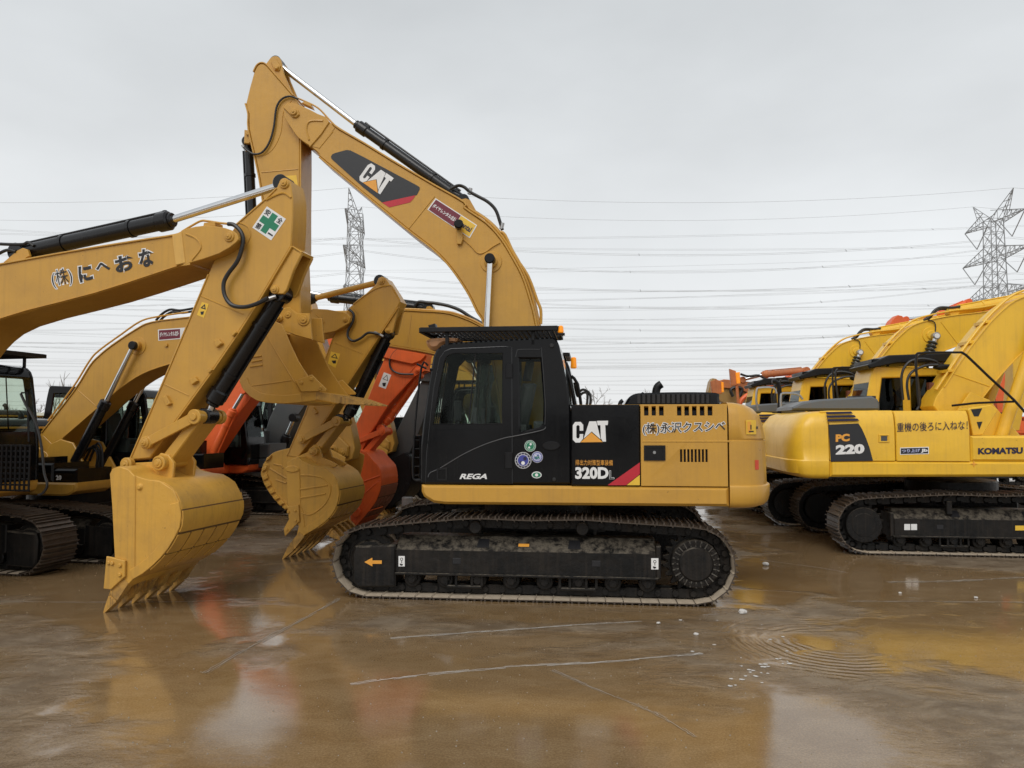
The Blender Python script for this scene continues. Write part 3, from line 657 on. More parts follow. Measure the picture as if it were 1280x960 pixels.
    if ears:
        le = rig.tr(ears, near * .22)
        for s in (1, -1): MB().prism(le, s * .17, s * .215, 'y', .008).build('bucket_ear', mat, o)
    return o
def linkage(rig, root, near, mat, pa, pb, pc, r=.06, w=.21):
    """pa: pin on the stick, pb: rod-end pin, pc: pin on the bucket"""
    ly = near * w; A, B = Vector(rig.at(*pa, ly)), Vector(rig.at(*pb, ly)); mb = MB()
    for s in (1, -1):
        d = (B - A).normalized(); n = Vector((-d.y, d.x)); M = (A + B) / 2 - n * near * 0
        poly = circ(A.x, A.y, r * 1.0, 18); mb.prism(poly, s * (w - .03), s * (w + .03), 'y', .008); mb.prism(circ(B.x, B.y, r * 1.15, 18), s * (w - .03), s * (w + .035), 'y', .008)
        mb.prism([tuple(A + n * r * .7), tuple(A - n * r * .7), tuple(B - n * r * .8), tuple(B + n * r * .8)], s * (w - .022), s * (w + .022), 'y', .006)
        for q in (A, B): mb.cyl((q.x, s * (w + .02), q.y), (q.x, s * (w + .055), q.y), r * .55, 16, b=.006)
    o = mb.build('idler_link', mat, root)
    C = Vector(rig.at(*pc, ly)); B2 = B; d = (C - B2).normalized(); n = Vector((-d.y, d.x)); lk = MB()
    lk.prism([tuple(B2 + n * r * .75), tuple(B2 - n * r * .75), tuple(C - n * r * .85), tuple(C + n * r * .85)], -w + .045, w - .045, 'y', .012)
    for q, rr in ((B2, r * .95), (C, r * 1.0)): lk.cyl((q.x, -w + .04, q.y), (q.x, w - .04, q.y), rr, 18, b=.008)
    lk.cyl((C.x, -w - .06, C.y), (C.x, w + .06, C.y), r * .9, 18, b=.01); lk.cyl((C.x, -w - .085, C.y), (C.x, w + .085, C.y), r * .5, 14, b=.006); lk.build('bucket_link', mat, root)

# ================================================================== ground and far setting
def ground_material():
    m, nt, b = nodes('wet_muddy_concrete'); N = nt.nodes.new; L = nt.links.new
    tc = N('ShaderNodeTexCoord'); P = tc.outputs['Object']
    def noise(sc, det, rg=.6, vec=None, dist=0):
        n = N('ShaderNodeTexNoise'); n.inputs['Scale'].default_value = sc; n.inputs['Detail'].default_value = det; n.inputs['Roughness'].default_value = rg; n.inputs['Distortion'].default_value = dist
        L(vec or P, n.inputs['Vector']); return n.outputs['Fac']
    def rng(v, a, b_, c, d):
        r = N('ShaderNodeMapRange'); r.interpolation_type = 'SMOOTHSTEP'
        for i, q in enumerate((a, b_, c, d)): r.inputs[i + 1].default_value = q
        L(v, r.inputs[0]); return r.outputs[0]
    def mth(op, a, b_):
        n = N('ShaderNodeMath'); n.operation = op; n.use_clamp = False
        for i, q in enumerate((a, b_)):
            if isinstance(q, (int, float)): n.inputs[i].default_value = q
            else: L(q, n.inputs[i])
        return n.outputs[0]
    def mix(f, a, c):
        n = N('ShaderNodeMix'); n.data_type = 'RGBA'
        L(f, n.inputs[0])
        for i, q in ((6, a), (7, c)):
            if isinstance(q, tuple): n.inputs[i].default_value = (*q, 1)
            else: L(q, n.inputs[i])
        return n.outputs[2]
    mp = N('ShaderNodeMapping'); mp.inputs['Scale'].default_value = (.9, 1.5, 1); mp.inputs['Rotation'].default_value = (0, 0, R(14)); L(P, mp.inputs[0]); S = mp.outputs[0]
    big = noise(.32, 6, .55, None, .6); mid = noise(1.3, 9, .62, S, .4); fine = noise(18, 10, .78); strk = noise(2.2, 12, .74, S, .5); sand = noise(70, 6, .8)
    def spot(px, py, rx, ry, soft=.5):
        g = gnd(px, py); mq = N('ShaderNodeMapping'); mq.vector_type = 'POINT'; mq.inputs['Location'].default_value = (-g.x / rx, -g.y / ry, 0); mq.inputs['Scale'].default_value = (1 / rx, 1 / ry, 1); L(P, mq.inputs[0])
        ln = N('ShaderNodeVectorMath'); ln.operation = 'LENGTH'; L(mq.outputs[0], ln.inputs[0])
        w = mth('ADD', ln.outputs['Value'], mth('MULTIPLY', mth('SUBTRACT', mid, .5), 1.6)); return rng(w, 1 - soft, 1 + soft, 1.0, 0.0)
    pud = rng(mth('ADD', mth('MULTIPLY', big, .75), mth('MULTIPLY', mid, .25)), .40, .53, 0, 1)
    for q in ((560, 900, 2.6, 1.25), (240, 860, 1.0, .9), (1010, 905, .55, .8), (950, 745, .55, .5), (330, 850, .35, .5), (285, 915, .35, .45), (860, 930, .7, .6), (385, 772, .22, .5), (345, 800, .2, .3), (990, 812, .75, .6), (1000, 930, .9, .55), (290, 930, .6, .6)):
        pud = mth('MAXIMUM', pud, spot(*q))
    # ring ruts left by turning tracks
    g = gnd(1042, 804); mr = N('ShaderNodeMapping'); mr.inputs['Location'].default_value = (-g.x, -g.y, 0); L(P, mr.inputs[0])
    ln = N('ShaderNodeVectorMath'); ln.operation = 'LENGTH'; L(mr.outputs[0], ln.inputs[0])
    rad = mth('ADD', ln.outputs['Value'], mth('MULTIPLY', mth('SUBTRACT', mid, .5), .22)); wav = mth('SINE', mth('MULTIPLY', rad, 72.0), 0)
    ann = mth('MULTIPLY', rng(rad, .20, .36, 0, 1), rng(rad, .85, 1.15, 1, 0))
    sx = N('ShaderNodeSeparateXYZ'); L(mr.outputs[0], sx.inputs[0]); ann = mth('MULTIPLY', mth('MULTIPLY', ann, rng(sx.outputs['X'], -.1, .3, 1, .0)), rng(mid, .42, .56, .0, 1))
    dry = mix(rng(strk, .38, .66, 0, 1), (.135, .098, .064), (.30, .238, .17))
    wet = mix(rng(strk, .35, .68, 0, 1), (.235, .147, .068), (.30, .202, .105))
    col = mix(pud, dry, wet); col = mix(rng(sand, .42, .60, .45, 0), col, (.085, .053, .026)); col = mix(rng(sand, .60, .72, 0, .35), col, (.42, .35, .26))
    sp = rng(noise(46, 3, .6), .70, .76, 0, .55); col = mix(mth('MULTIPLY', sp, rng(big, .4, .6, .2, 1)), col, (.30, .26, .21))
    L(col, b.inputs['Base Color'])
    ro = mth('ADD', rng(pud, 0, 1, .34, .06), mth('MULTIPLY', mth('SUBTRACT', fine, .5), mth('MULTIPLY', rng(pud, 0, 1, 1, .2), .3))); ro = mth('ADD', ro, mth('MULTIPLY', ann, .08)); L(ro, b.inputs['Roughness'])
    L(rng(pud, 0, 1, 1.35, 1.75), b.inputs['IOR']); b.inputs['Specular IOR Level'].default_value = .5
    dryk = rng(pud, 0, 1, 1, .05)
    h = mth('ADD', mth('MULTIPLY', mth('MULTIPLY', fine, .009), dryk), mth('MULTIPLY', mth('MULTIPLY', strk, .018), dryk))
    h = mth('ADD', h, mth('MULTIPLY', mth('MULTIPLY', wav, .0032), ann)); h = mth('ADD', h, mth('MULTIPLY', mth('MULTIPLY', noise(5, 3, .5), .0030), rng(pud, 0, 1, 1, .3)))
    bp = N('ShaderNodeBump'); bp.inputs['Strength'].default_value = .8; bp.inputs['Distance'].default_value = 1.0; L(h, bp.inputs['Height']); L(bp.outputs[0], b.inputs['Normal'])
    return m
gm = MB(); gm.add([(-900, -900, 0), (900, -900, 0), (900, 1500, 0), (-900, 1500, 0)], [(0, 1, 2, 3)])
ground = tag(gm.build('ground', ground_material()), kind='structure')
def chalk(pts, w, mat, name):
    rnd = random.Random(len(pts) + int(pts[0][0])); g = [gnd(*p) for p in pts]; P = catmull([tuple(p) for p in g], 14); mb = MB(); n = len(P)
    for k in range(3):
        off = (k - 1) * w * .8
        i = 0
        while i < n - 2:
            ln = rnd.randint(3, 14); j = min(n - 1, i + ln); ww = w * (rnd.uniform(.3, .6) if k == 1 else rnd.uniform(.1, .35))
            vs = []
            for q in range(i, j + 1):
                t = (P[min(q + 1, n - 1)] - P[max(q - 1, 0)]).normalized(); nn = Vector((-t.y, t.x, 0)); o = off + rnd.uniform(-.25, .25) * w; th = ww * rnd.uniform(.4, 1)
                vs += [P[q] + nn * (o + th / 2) + Vector((0, 0, .004)), P[q] + nn * (o - th / 2) + Vector((0, 0, .004))]
            mb.add(vs, [(2 * q, 2 * q + 1, 2 * q + 3, 2 * q + 2) for q in range(j - i)])
            i = j + (rnd.randint(2, 9) if k != 1 else 0)
    return tag(mb.build(name, mat), kind='structure')
CHALK = flat('scraped_concrete', (.62, .60, .56), .6)
CHALK2 = flat('scraped_concrete_faint', (.33, .29, .24), .6)
chalk([(438, 856), (520, 845), (640, 834), (760, 827), (878, 817)], .028, CHALK, 'ground_scrape')
chalk([(488, 798), (600, 790), (700, 783), (802, 777)], .022, CHALK, 'ground_scrape')
chalk([(690, 838), (760, 868), (820, 892), (868, 922)], .02, CHALK2, 'ground_scrape')
chalk([(256, 842), (330, 800), (400, 762), (425, 748)], .03, CHALK2, 'slab_joint')
chalk([(1060, 752), (1150, 752), (1280, 753)], .03, CHALK2, 'slab_joint')
chalk([(1110, 728), (1200, 726), (1280, 722)], .05, CHALK2, 'ground_scrape')
chalk([(950, 700), (1010, 708), (1060, 716)], .03, CHALK2, 'ground_scrape')
chalk([(0, 752), (120, 753), (240, 752), (330, 748)], .02, CHALK2, 'slab_joint')

# ================================================================== machine nearest the middle
MAIN = MR.root('excavator', 'large ochre excavator with glossy black cab in the middle, arm folded high', 'excavator', 'excavators parked in the yard')
undercarriage(MAIN, dx=.07)
MP = house(MAIN, YEL, BLK)
cab, door = MP['cab'], MP['door']
y1 = HW
sp = [c for c in kids(MAIN) if c.name.startswith('side_panel')][0]; ed = [c for c in kids(MAIN) if c.name.startswith('engine_door')][0]
cat_logo(MR, sp, *h5([(62, 333), (241, 331), (62, 226)]), y1)
dtext(MR, sp, 'model_number', '320D', *h5([(76, 515), (243, 515), (76, 455)]), y1, WHT, off=.045)
dtext(MR, sp, 'model_letter', 'L', *h5([(248, 514), (270, 514), (248, 474)]), y1, GYD, off=.0, out=WHT, outw=.03)
dtext(MR, sp, 'emission_text', '排出力対策型車装備', *h5([(77, 446), (264, 448), (77, 418)]), y1, ORD, off=.0)
dpoly(MR, sp, 'red_stripe', h5([(238, 546), (399, 432), (399, 490), (330, 546)]), y1, RED)
dpoly(MR, sp, 'yellow_stripe', h5([(333, 546), (399, 494), (399, 546)]), y1, YLD)
dtext(MR, ed, 'company_name', '(株)永沢クスシベ', *h5([(414, 296), (826, 284), (414, 236)]), y1, BKD, off=.008, out=WHT, outw=.055)
dtext(MR, door, 'door_lettering', 'REGA', *z4([(396, 634), (580, 634), (402, 598)]), 1.372, WHT, off=.035, shear=.06)
def sticker(px, py, r, outer, inner, mid=None):
    c = MR.at(px, py, 1.355); mb = MB(); mb.prism(circ(c[0], c[1], r, 28), 1.354, 1.358, 'y', 0, 0); mb.prism(circ(c[0], c[1], r * .94, 28), 1.354, 1.3595, 'y', 0, 1); mb.prism(circ(c[0], c[1], r * .72, 28), 1.354, 1.361, 'y', 0, 0); mb.prism(circ(c[0], c[1], r * .66, 28), 1.354, 1.3625, 'y', 0, 2)
    rnd = random.Random(int(px))
    for k in range(5):
        a = rnd.uniform(0, 6.28); q = r * .32; cc = (c[0] + q * math.cos(a), c[1] + q * math.sin(a)); mb.prism(circ(*cc, r * rnd.uniform(.12, .24), 9), 1.354, 1.3635 + .0004 * k, 'y', 0, 0 if k % 2 else 1)
    for k in range(14):
        a = k * 2 * math.pi / 14; cc = (c[0] + r * .83 * math.cos(a), c[1] + r * .83 * math.sin(a)); mb.prism([(cc[0] - r * .06, cc[1] - r * .07), (cc[0] + r * .06, cc[1] - r * .05), (cc[0] + r * .05, cc[1] + r * .07)], 1.354, 1.3607, 'y', 0, 0)
    return mb.build('round_sticker', [WHT, outer, inner], cab)
sticker(500 + .1875 * 868, 480 + .1875 * 413, .064, GRN, GRN); sticker(500 + .1875 * 821, 480 + .1875 * 509, .092, NAV, BLU); sticker(500 + .1875 * 915, 480 + .1875 * 487, .063, BLU, LIL)
dtext(MR, cab, 'sticker_letters', 'UA', *z4([(898, 500), (932, 500), (898, 478)]), 1.3625, GRN, off=.04)
c = MR.at(*z4([(911, 606)])[0], 1.355)
mb = MB(); mb.prism([(c[0] + .056 * math.cos(i * .3142), c[1] + .038 * math.sin(i * .3142)) for i in range(20)], 1.354, 1.359, 'y', 0, 0); mb.prism([(c[0] + .046 * math.cos(i * .3142), c[1] + .028 * math.sin(i * .3142)) for i in range(20)], 1.354, 1.361, 'y', 0, 1); mb.prism(circ(*c, .018, 12), 1.354, 1.363, 'y', 0, 0); mb.build('oval_badge', [WHT, GRN], cab)
# visor, beacons, hand rail and front guard of the cab
q = sm(MR.tr(z3([(170, 195), (185, 180), (240, 172), (345, 170), (385, 176), (388, 190), (350, 205), (290, 212), (262, 240), (225, 252), (195, 246), (178, 225)]), 1.30), 2)
MB().prism(q, .95, 1.30, 'y', .04).build('sun_visor', TANP, cab)
gz = MP['gz']; gx = MP['gx']
for nm, px, yy in (('beacon', 701, 1.36),):
    a = MR.at(px, 411 if px < 710 else 452, yy); b_ = MB(); b_.cyl((a[0], yy, a[1] - .05), (a[0], yy, a[1] + .035), .034, 16, .028, .012, 0); b_.box(a[0] - .045, a[0] + .045, yy - .04, yy + .04, a[1] - .075, a[1] - .05, .006, 1); b_.build(nm, [AMB, BLKM], cab)
hr = MB()
for s_, yy in ((0, 1.30),):
    pts = [(535, 457), (527, 458), (519, 530), (516, 590), (519, 600), (527, 600)]
    hr.tube([(MR.at(a, b, yy)[0], yy, MR.at(a, b, yy)[1]) for a, b in pts], .013, 6, 3)
q = MR.tr([(516, 544), (526, 544), (526, 600), (518, 601), (515, 598)], 1.30); hr.prism([q, inset(q if area(q) > 0 else q[::-1], .02)[::-1]], 1.0, 1.30, 'y', .01); 
for i in range(5): x0, z0 = MR.at(517, 550 + i * 11, 1.3); hr.box(x0 - .08, x0 + .01, 1.02, 1.29, z0 - .006, z0 + .006, .002)
hr.build('handrail', BLKM, cab)
mr = MB(); a = MR.at(521, 455, 1.38); mr.tube([(a[0] - .1, 1.33, a[1] - .05), (a[0], 1.38, a[1])], .012, 6, 1); mr.build('mirror_arm', BLKM, cab)
q = MR.at(541, 411, .9); lb = MB(); lb.prism([(q[0] - .07, q[1] - .06), (q[0] + .02, q[1] - .06), (q[0] + .05, q[1] + .04), (q[0] - .03, q[1] + .06)], .8, .95, 'y', .015); lb.build('roof_lamp', BLKM, cab)
for k, (dx, r_) in enumerate(((0, .018), (.05, .018))):
    hose(MR, MAIN, [(718, 478, .3), (722, 450 + 40 + k * 5, .3), (729, 487 + k * 4, .3), (737 - k * 3, 492, .3), (738 - k * 4, 503, .3), (735 - k * 3, 515, .3)], .3, .017)
hose(MR, MAIN, [(703, 452, .40), (712, 475, .4), (719, 507, .4)], .4, .022, BLKM, 'roll_bar', 2); hose(MR, MAIN, [(714, 470, .35), (722, 480, .35), (727, 512, .35)], .35, .02, BLKM, 'roll_bar', 2)
# marks on the counterweight and the track frame
def on_tail(px, py, z_w=1.36, lift=.004):
    best = None
    xs = MP['xs'] - .006
    for i in range(0, 900):
        t = R(90 - i * .1); z = None
        c_, s_ = math.cos(t), math.sin(t); x = xs + (-2.735 - xs) * .85 * abs(c_) ** (2 / 3.4); y = z_w * abs(s_) ** (2 / 3.4)
        w = MR.M @ Vector((x, y, 1.6)); e = abs(proj(w)[0] - px)
        if best is None or e < best[0]: best = (e, x, y, t)
    _, x, y, t = best; wz = None
    lo, hi = .5, 2.6
    for _ in range(30):
        mid_ = (lo + hi) / 2
        if proj(MR.M @ Vector((x, y, mid_)))[1] > py: lo = mid_
        else: hi = mid_
    return x, y, lo
def tail_patch(pxs, mat, name, nx=6, lift=.006):
    (x0, y0), (x1, y1_) = pxs; rows = []
    for k in range(nx + 1):
        px = x0 + (x1 - x0) * k / nx; a = on_tail(px, y0); b = on_tail(px, y1_); rows.append((a, b))
    vs = []; 
    for k, (a, b) in enumerate(rows):
        p, q = rows[max(k - 1, 0)][0], rows[min(k + 1, nx)][0]; t = Vector((q[0] - p[0], q[1] - p[1])).normalized(); n = Vector((t.y, -t.x));
        if n.x > 0: n = -n
        for w in (a, b): vs.append((w[0] + n.x * lift, w[1] + n.y * lift, w[2]))
    return MB().add(vs, [(2 * k, 2 * k + 1, 2 * k + 3, 2 * k + 2) for k in range(nx)]).build(name, mat, MP['cw'])
tail_patch(((933, 525), (951, 543)), YLD, 'warning_label'); tail_patch(((934.5, 527), (942.5, 541)), ORD, 'warning_panel', 3, .008); tail_patch(((938, 531), (939.4, 537)), BKD, 'warning_symbol', 2, .010); tail_patch(((936, 538.5), (942, 540)), BKD, 'warning_symbol', 2, .010); tail_patch(((945, 533), (948.5, 536)), BKD, 'warning_symbol', 2, .010)
tail_patch(((943, 575), (949.5, 587)), LENS, 'round_reflector', 3, .008)
tk0 = [c for c in kids(MAIN) if c.name.startswith('track_frame')][0]; ig0 = [c for c in kids(MAIN) if c.name.startswith('idler_guard')][0]
yo = 1.19 + .21
dpoly(MR, ig0, 'travel_arrow', Z(400, 600, .25, [(222, 410), (262, 388), (262, 402), (309, 402), (309, 419), (262, 419), (262, 432)]), yo, ORD)
for a, b in (((393, 380), (424, 432)), ((1656, 391), (1692, 447))):
    x0, y0 = 400 + a[0] * .25, 600 + a[1] * .25; x1, y1b = 400 + b[0] * .25, 600 + b[1] * .25
    dpoly(MR, tk0, 'lifting_label', [(x0, y0), (x1, y0), (x1, y1b), (x0, y1b)], yo, WHT)
    mb = MB(); w = x1 - x0; hh = y1b - y0; cx_, cy_ = (x0 + x1) / 2, y0 + hh * .3
    ccc = MR.at(cx_, cy_, yo); mb.prism([circ(*ccc, .017, 14), circ(*ccc, .011, 14)[::-1]], yo, yo + .0045, 'y', 0)
    mb.prism(MR.tr([(cx_ - .4, cy_ + 2), (cx_ + .4, cy_ + 2), (cx_ + .6, cy_ + 5), (cx_ - .2, cy_ + 5)], yo), yo, yo + .0045, 'y', 0); c2 = MR.at(cx_ - .3, y0 + hh * .78, yo); mb.prism([circ(*c2, .018, 14, 180, 400), circ(*c2, .009, 14, 180, 400)[::-1]][0], yo, yo + .0046, 'y', 0)
    mb.build('hook_symbol', BKD, tk0)
x0, z0 = MR.at(655, 688.5, 1.30); mb = MB(); mb.add([(x0 - .06, yo - .06, .583), (x0 + .06, yo - .06, .583), (x0 + .06, yo - .095, .61), (x0 - .06, yo - .095, .61)], [(0, 1, 2, 3)]); mb.build('caution_label', ORD, tk0)

# ---- boom, stick and bucket of the same machine
def za(p): return Z(280, 60, .25, p)
def zb_(p): return Z(400, 180, .25, p)
BW, SW = .27, .19
bt = za([(303, 300), (316, 282), (337, 278), (400, 297), (470, 332), (540, 378), (575, 408), (700, 480), (830, 560), (940, 625), (1060, 695), (1200, 775)]) + zb_([(720, 322), (830, 398), (905, 480), (960, 570), (1008, 660), (1045, 770), (1078, 905)]) + [(679, 470), (686, 540)]
bb = [(640, 590), (630, 540), (620, 470)] + zb_([(825, 905), (790, 840), (750, 757), (700, 677), (640, 597), (560, 517), (430, 417), (0, 63)]) + za([(480, 532), (430, 492), (375, 452), (335, 396), (304, 345)])
boom, _ = plate_boom(MR, MAIN, bt + [(690, 585), (665, 600)] + bb, BW, YEL, 'boom')
edge_strip(MR, boom, bt[5:], BW, YEL); edge_strip(MR, boom, bb[:-5], BW, YEL)
nose = za([(303, 300), (316, 282), (337, 278), (400, 297), (470, 332), (530, 372), (440, 490), (428, 488), (375, 452), (335, 396), (304, 345)])
MB().prism(sm(MR.tr(nose + nose[:1], BW), 2)[:-1], BW - .01, BW + .025, 'y', .006).build('nose_plate', YEL, boom)
weld(MR, boom, za([(425, 460), (412, 410), (418, 378), (440, 364), (495, 364)]), BW + .026, YEL, .014, 3, 'nose_rib')
q = MR.tr(za([(527, 375), (555, 400), (478, 502), (440, 492)]), BW); MB().prism(q, BW - .004, BW + .006, 'y', .002).build('joint_plate', YEL, boom)
weld(MR, boom, za([(545, 418), (474, 504)]), BW, YEL); weld(MR, boom, za([(1053, 742), (925, 902)]), BW, YEL)
q = MR.tr(za([(298, 300), (322, 282), (372, 312), (378, 335), (362, 350), (345, 348)]), BW + .03); mb = MB(); mb.prism(q, BW + .02, BW + .05, 'y', .008); c = MR.at(*za([(356, 328)])[0], BW); boss(mb, c, BW + .04, BW + .075, .045); boss(mb, c, BW + .06, BW + .085, .02); mb.build('pin_keeper', YEL, boom)
ly = BW + .001
dpoly(MR, boom, 'black_swoosh', sm(za([(535, 543), (541, 532), (556, 525), (612, 510), (632, 512), (700, 546), (965, 687), (978, 696), (979, 706), (965, 735), (790, 772), (700, 700), (548, 564), (537, 553), (535, 543)]), 1), ly, GYD)
dpoly(MR, boom, 'red_swoosh', za([(790, 773), (958, 736), (945, 757), (930, 772), (826, 797)]), ly, RED)
cat_logo(MR, boom, *za([(668, 655), (787, 740), (730, 567)]), ly + .003)
dpoly(MR, boom, 'sign_border', za([(1058, 751), (1266, 886), (1229, 951), (1017, 808)]), ly, WHT)
dpoly(MR, boom, 'maroon_sign', za([(1060, 758), (1184, 838), (1148, 893), (1024, 808)]), ly + .002, MAR)
dpoly(MR, boom, 'amber_sign', za([(1186, 839), (1259, 887), (1226, 944), (1150, 894)]), ly + .002, YLD)
dtext(MR, boom, 'sign_text', 'ダイヤレンタル北陸', *za([(1040, 795), (1155, 872), (1052, 777)]), ly + .003, WHT, off=.03)
dtext(MR, boom, 'sign_text', 'Rental', *za([(1170, 884), (1228, 923), (1186, 860)]), ly + .003, NAV, off=.03)
mb = MB(); c = MR.at(*za([(1170, 885)])[0], BW + .1); mb.cyl((c[0], BW + .05, c[1]), (c[0] - .02, BW + .17, c[1]), .055, 18, .06, b=.015); a = MR.tr(za([(1165, 905), (1192, 905), (1196, 962), (1188, 985), (1168, 985), (1166, 962)]), BW); mb.prism(a, BW, BW + .05, 'y', .006, 1); mb.build('work_lamp', [BLKM, YEL], boom)
hose(MR, boom, zb_([(715, 475), (755, 510), (790, 545), (825, 540), (860, 515), (900, 492)]), BW + .012, .007, YEL, 'lamp_cable')
c = MR.at(*zb_([(855, 590)])[0], BW); mb = MB(); mb.cyl((c[0], BW - .01, c[1]), (c[0], BW + .014, c[1]), .14, 36, b=.006); mb.cyl((c[0], BW, c[1]), (c[0], BW + .05, c[1]), .085, 28, b=.01); mb.cyl((c[0], -BW - .05, c[1]), (c[0], -BW, c[1]), .085, 28, b=.01); mb.build('pivot_boss', YEL, boom)
for s in (1, -1):
    yy = s * (BW + .09); cylinder(MR, MAIN, (596, 600), (607, 440), tuple(zb_([(850, 577)])[0]), yy, .065, .038, name='lift_cylinder', pins=False)
    cc = MR.at(*zb_([(850, 575)])[0], BW + .09); MB().cyl((cc[0], s * (BW + .03), cc[1]), (cc[0], s * (BW + .15), cc[1]), .066, 22, b=.012).build('rod_eye', BLKM, [k for k in kids(MAIN) if k.name.startswith('lift_cylinder')][-1])
cylinder(MR, MAIN, tuple(za([(1200, 765)])[0]), tuple(za([(672, 390)])[0]), tuple(za([(268, 80)])[0]), .0, .068, .040, name='stick_cylinder')
lg = MR.tr(za([(1160, 758), (1180, 740), (1200, 735), (1222, 745), (1260, 815), (1200, 790)]), BW)
for s in (1, -1): MB().prism(lg, s * .09, s * .13, 'y', .006).build('cylinder_lug', YEL, boom)
# pipes along the boom back
for k, y in enumerate((.17, .05, -.08)):
    hose(MR, boom, [(a - 1 + k, b - 3.2, y) for a, b in zb_([(560, 222), (720, 318), (835, 392), (910, 470), (968, 560), (1022, 660), (1062, 770), (1092, 905)])] + [(690, 480, y)], y, .016, YEL, 'boom_pipe')
hose(MR, boom, [(a, b, .15) for a, b in zb_([(900, 440), (925, 455), (975, 560), (1040, 660), (1085, 780), (1104, 830), (1104, 900)])], .15, .02, YEL, 'boom_pipe', 3)
hose(MR, boom, [(a, b, .1) for a, b in zb_([(655, 222), (690, 208), (720, 215), (750, 240), (790, 262), (840, 290), (878, 330), (900, 390), (912, 430)])], .1, .022)
hose(MR, boom, [(a, b, .2) for a, b in zb_([(645, 230), (670, 215), (700, 205), (730, 222), (756, 245)])], .2, .014)
hose(MR, boom, [(a, b, .14) for a, b in za([(345, 243), (395, 262), (470, 300), (530, 362), (570, 398), (700, 475)])], .14, .012, YEL, 'boom_pipe')
mb = MB(); 
for a in ((905, 412), (745, 238)): c = MR.at(*zb_([a])[0], .12); mb.cyl((c[0], .10, c[1] - .03), (c[0] - .02, .10, c[1] + .05), .026, 12)
mb.build('hose_fitting', STL, boom)
mb = MB(); a = MR.tr(za([(395, 283), (410, 275), (440, 288), (447, 306)]), .14); mb.prism(a, .08, .2, 'y', .006); mb.build('pipe_clamp', YEL, boom)
# stick
so = za([(150, 120), (163, 92), (180, 78), (198, 78), (215, 90), (250, 130), (300, 187), (345, 240), (368, 268), (379, 320), (379, 450), (379, 620), (377, 800), (377, 960)]) + [(374, 320), (376, 392), (368, 405), (352, 402), (340, 330)] + za([(188, 704), (160, 560), (125, 405), (124, 330), (110, 276)])
stick, _ = plate_boom(MR, MAIN, so, SW, YEL, 'stick', smooth=2)
lug = za([(205, 90), (233, 50), (258, 41), (275, 48), (286, 66), (300, 130), (345, 238), (300, 200), (250, 140)])
for s in (1, -1): MB().prism(sm(MR.tr(lug + lug[:1], .12), 2)[:-1], s * .08, s * .13, 'y', .008).build('cylinder_lug', YEL, stick)
q = MR.tr(za([(236, 72), (262, 55), (284, 90), (278, 115), (255, 115)]), .13); mb = MB(); mb.prism(q, .13, .15, 'y', .006); c = MR.at(*za([(264, 98)])[0], .15); boss(mb, c, .14, .175, .03); mb.build('pin_keeper', YEL, stick)
edge_strip(MR, stick, so[:8], SW, YEL, .018, .012); edge_strip(MR, stick, so[9:15], SW, YEL, .02, .004); edge_strip(MR, stick, so[18:24], SW, YEL, .02, .012)
weld(MR, stick, za([(188, 622), (370, 606)]), SW, YEL)
weld(MR, stick, za([(170, 540), (215, 530), (255, 490), (285, 420), (292, 350), (305, 300), (340, 262)]), SW, YEL, .006, 3)
mb = MB(); q = MR.tr(za([(106, 412), (128, 415), (137, 475), (128, 482), (104, 480)]), .12)
mb.prism(q, .09, .15, 'y', .008); MB().prism(q, -.09, -.15, 'y', .008).build('cylinder_lug', YEL, stick)
c = MR.at(*za([(121, 430)])[0], .15); MB().cyl((c[0], .14, c[1]), (c[0], .18, c[1]), .025, 16, b=.006).build('lug_pin', YEL, stick); mb.build('cylinder_lug', YEL, stick)
cylinder(MR, MAIN, tuple(za([(122, 470)])[0]), (318, 318), (332, 392), .0, .062, .036, name='bucket_cylinder')
hose(MR, stick, za([(370, 255), (330, 242), (290, 255), (262, 300), (248, 400), (225, 475), (190, 522), (150, 530), (120, 515), (100, 495)]), SW + .03, .014)
mb = MB(); c = MR.at(*za([(103, 497)])[0], .2); mb.cyl((c[0] + .03, .2, c[1] + .03), (c[0] - .03, .2, c[1] - .05), .02, 10); mb.build('hose_fitting', STL, stick)
dpoly(MR, stick, 'caution_label', za([(306, 640), (362, 636), (370, 690), (355, 700), (318, 700)]), SW, YLD)
prof = Z(280, 380, .1875, [(385, 135), (340, 118), (300, 112), (200, 130), (160, 190), (130, 300), (98, 420), (100, 490), (115, 545), (150, 595), (190, 625), (240, 650), (330, 662), (420, 664), (520, 655), (640, 640), (640, 590), (555, 475), (495, 380), (440, 262), (410, 190)])
bk = bucket(MR, MAIN, prof, 3, 14, .57, 1, YEL, 5, tip=(455, 505), lipA=(400, 490), lipB=(400, 500), cutter=Z(280, 380, .1875, [(480, 512), (590, 472), (690, 570), (685, 582), (520, 585)]), bands=0)
q = Z(280, 380, .1875, [(118, 553), (300, 530), (450, 508)]); weld(MR, bk, q, .57, YEL, .008); weld(MR, bk, Z(280, 380, .1875, [(265, 175), (360, 340), (470, 520), (520, 600)]), .57, YEL, .008)
for q in ([(170, 355), (250, 345)], [(175, 418), (258, 406)], [(185, 385), (255, 372)]): weld(MR, bk, Z(280, 380, .1875, q), .572, YEL, .012)
pinboss(MR, stick, [(362, 394)], SW, [.075], YEL); pinboss(MR, stick, [(381, 400)], SW + .02, [.085], YEL)
e = MR.tr([(345, 388), (362, 384), (372, 392), (388, 392), (391, 425), (372, 420), (330, 405)], .22)
for s in (1, -1): MB().prism(e, s * .2, s * .245, 'y', .008).build('bucket_ear', YEL, bk)
mb = MB(); c = MR.at(370, 361, SW + .02); mb.cyl((c[0], SW - .05, c[1]), (c[0], SW + .08, c[1]), .055, 20, b=.01); mb.cyl((c[0], SW, c[1]), (c[0], SW + .1, c[1]), .03, 16, b=.006); mb.build('pin_boss', YEL, stick)
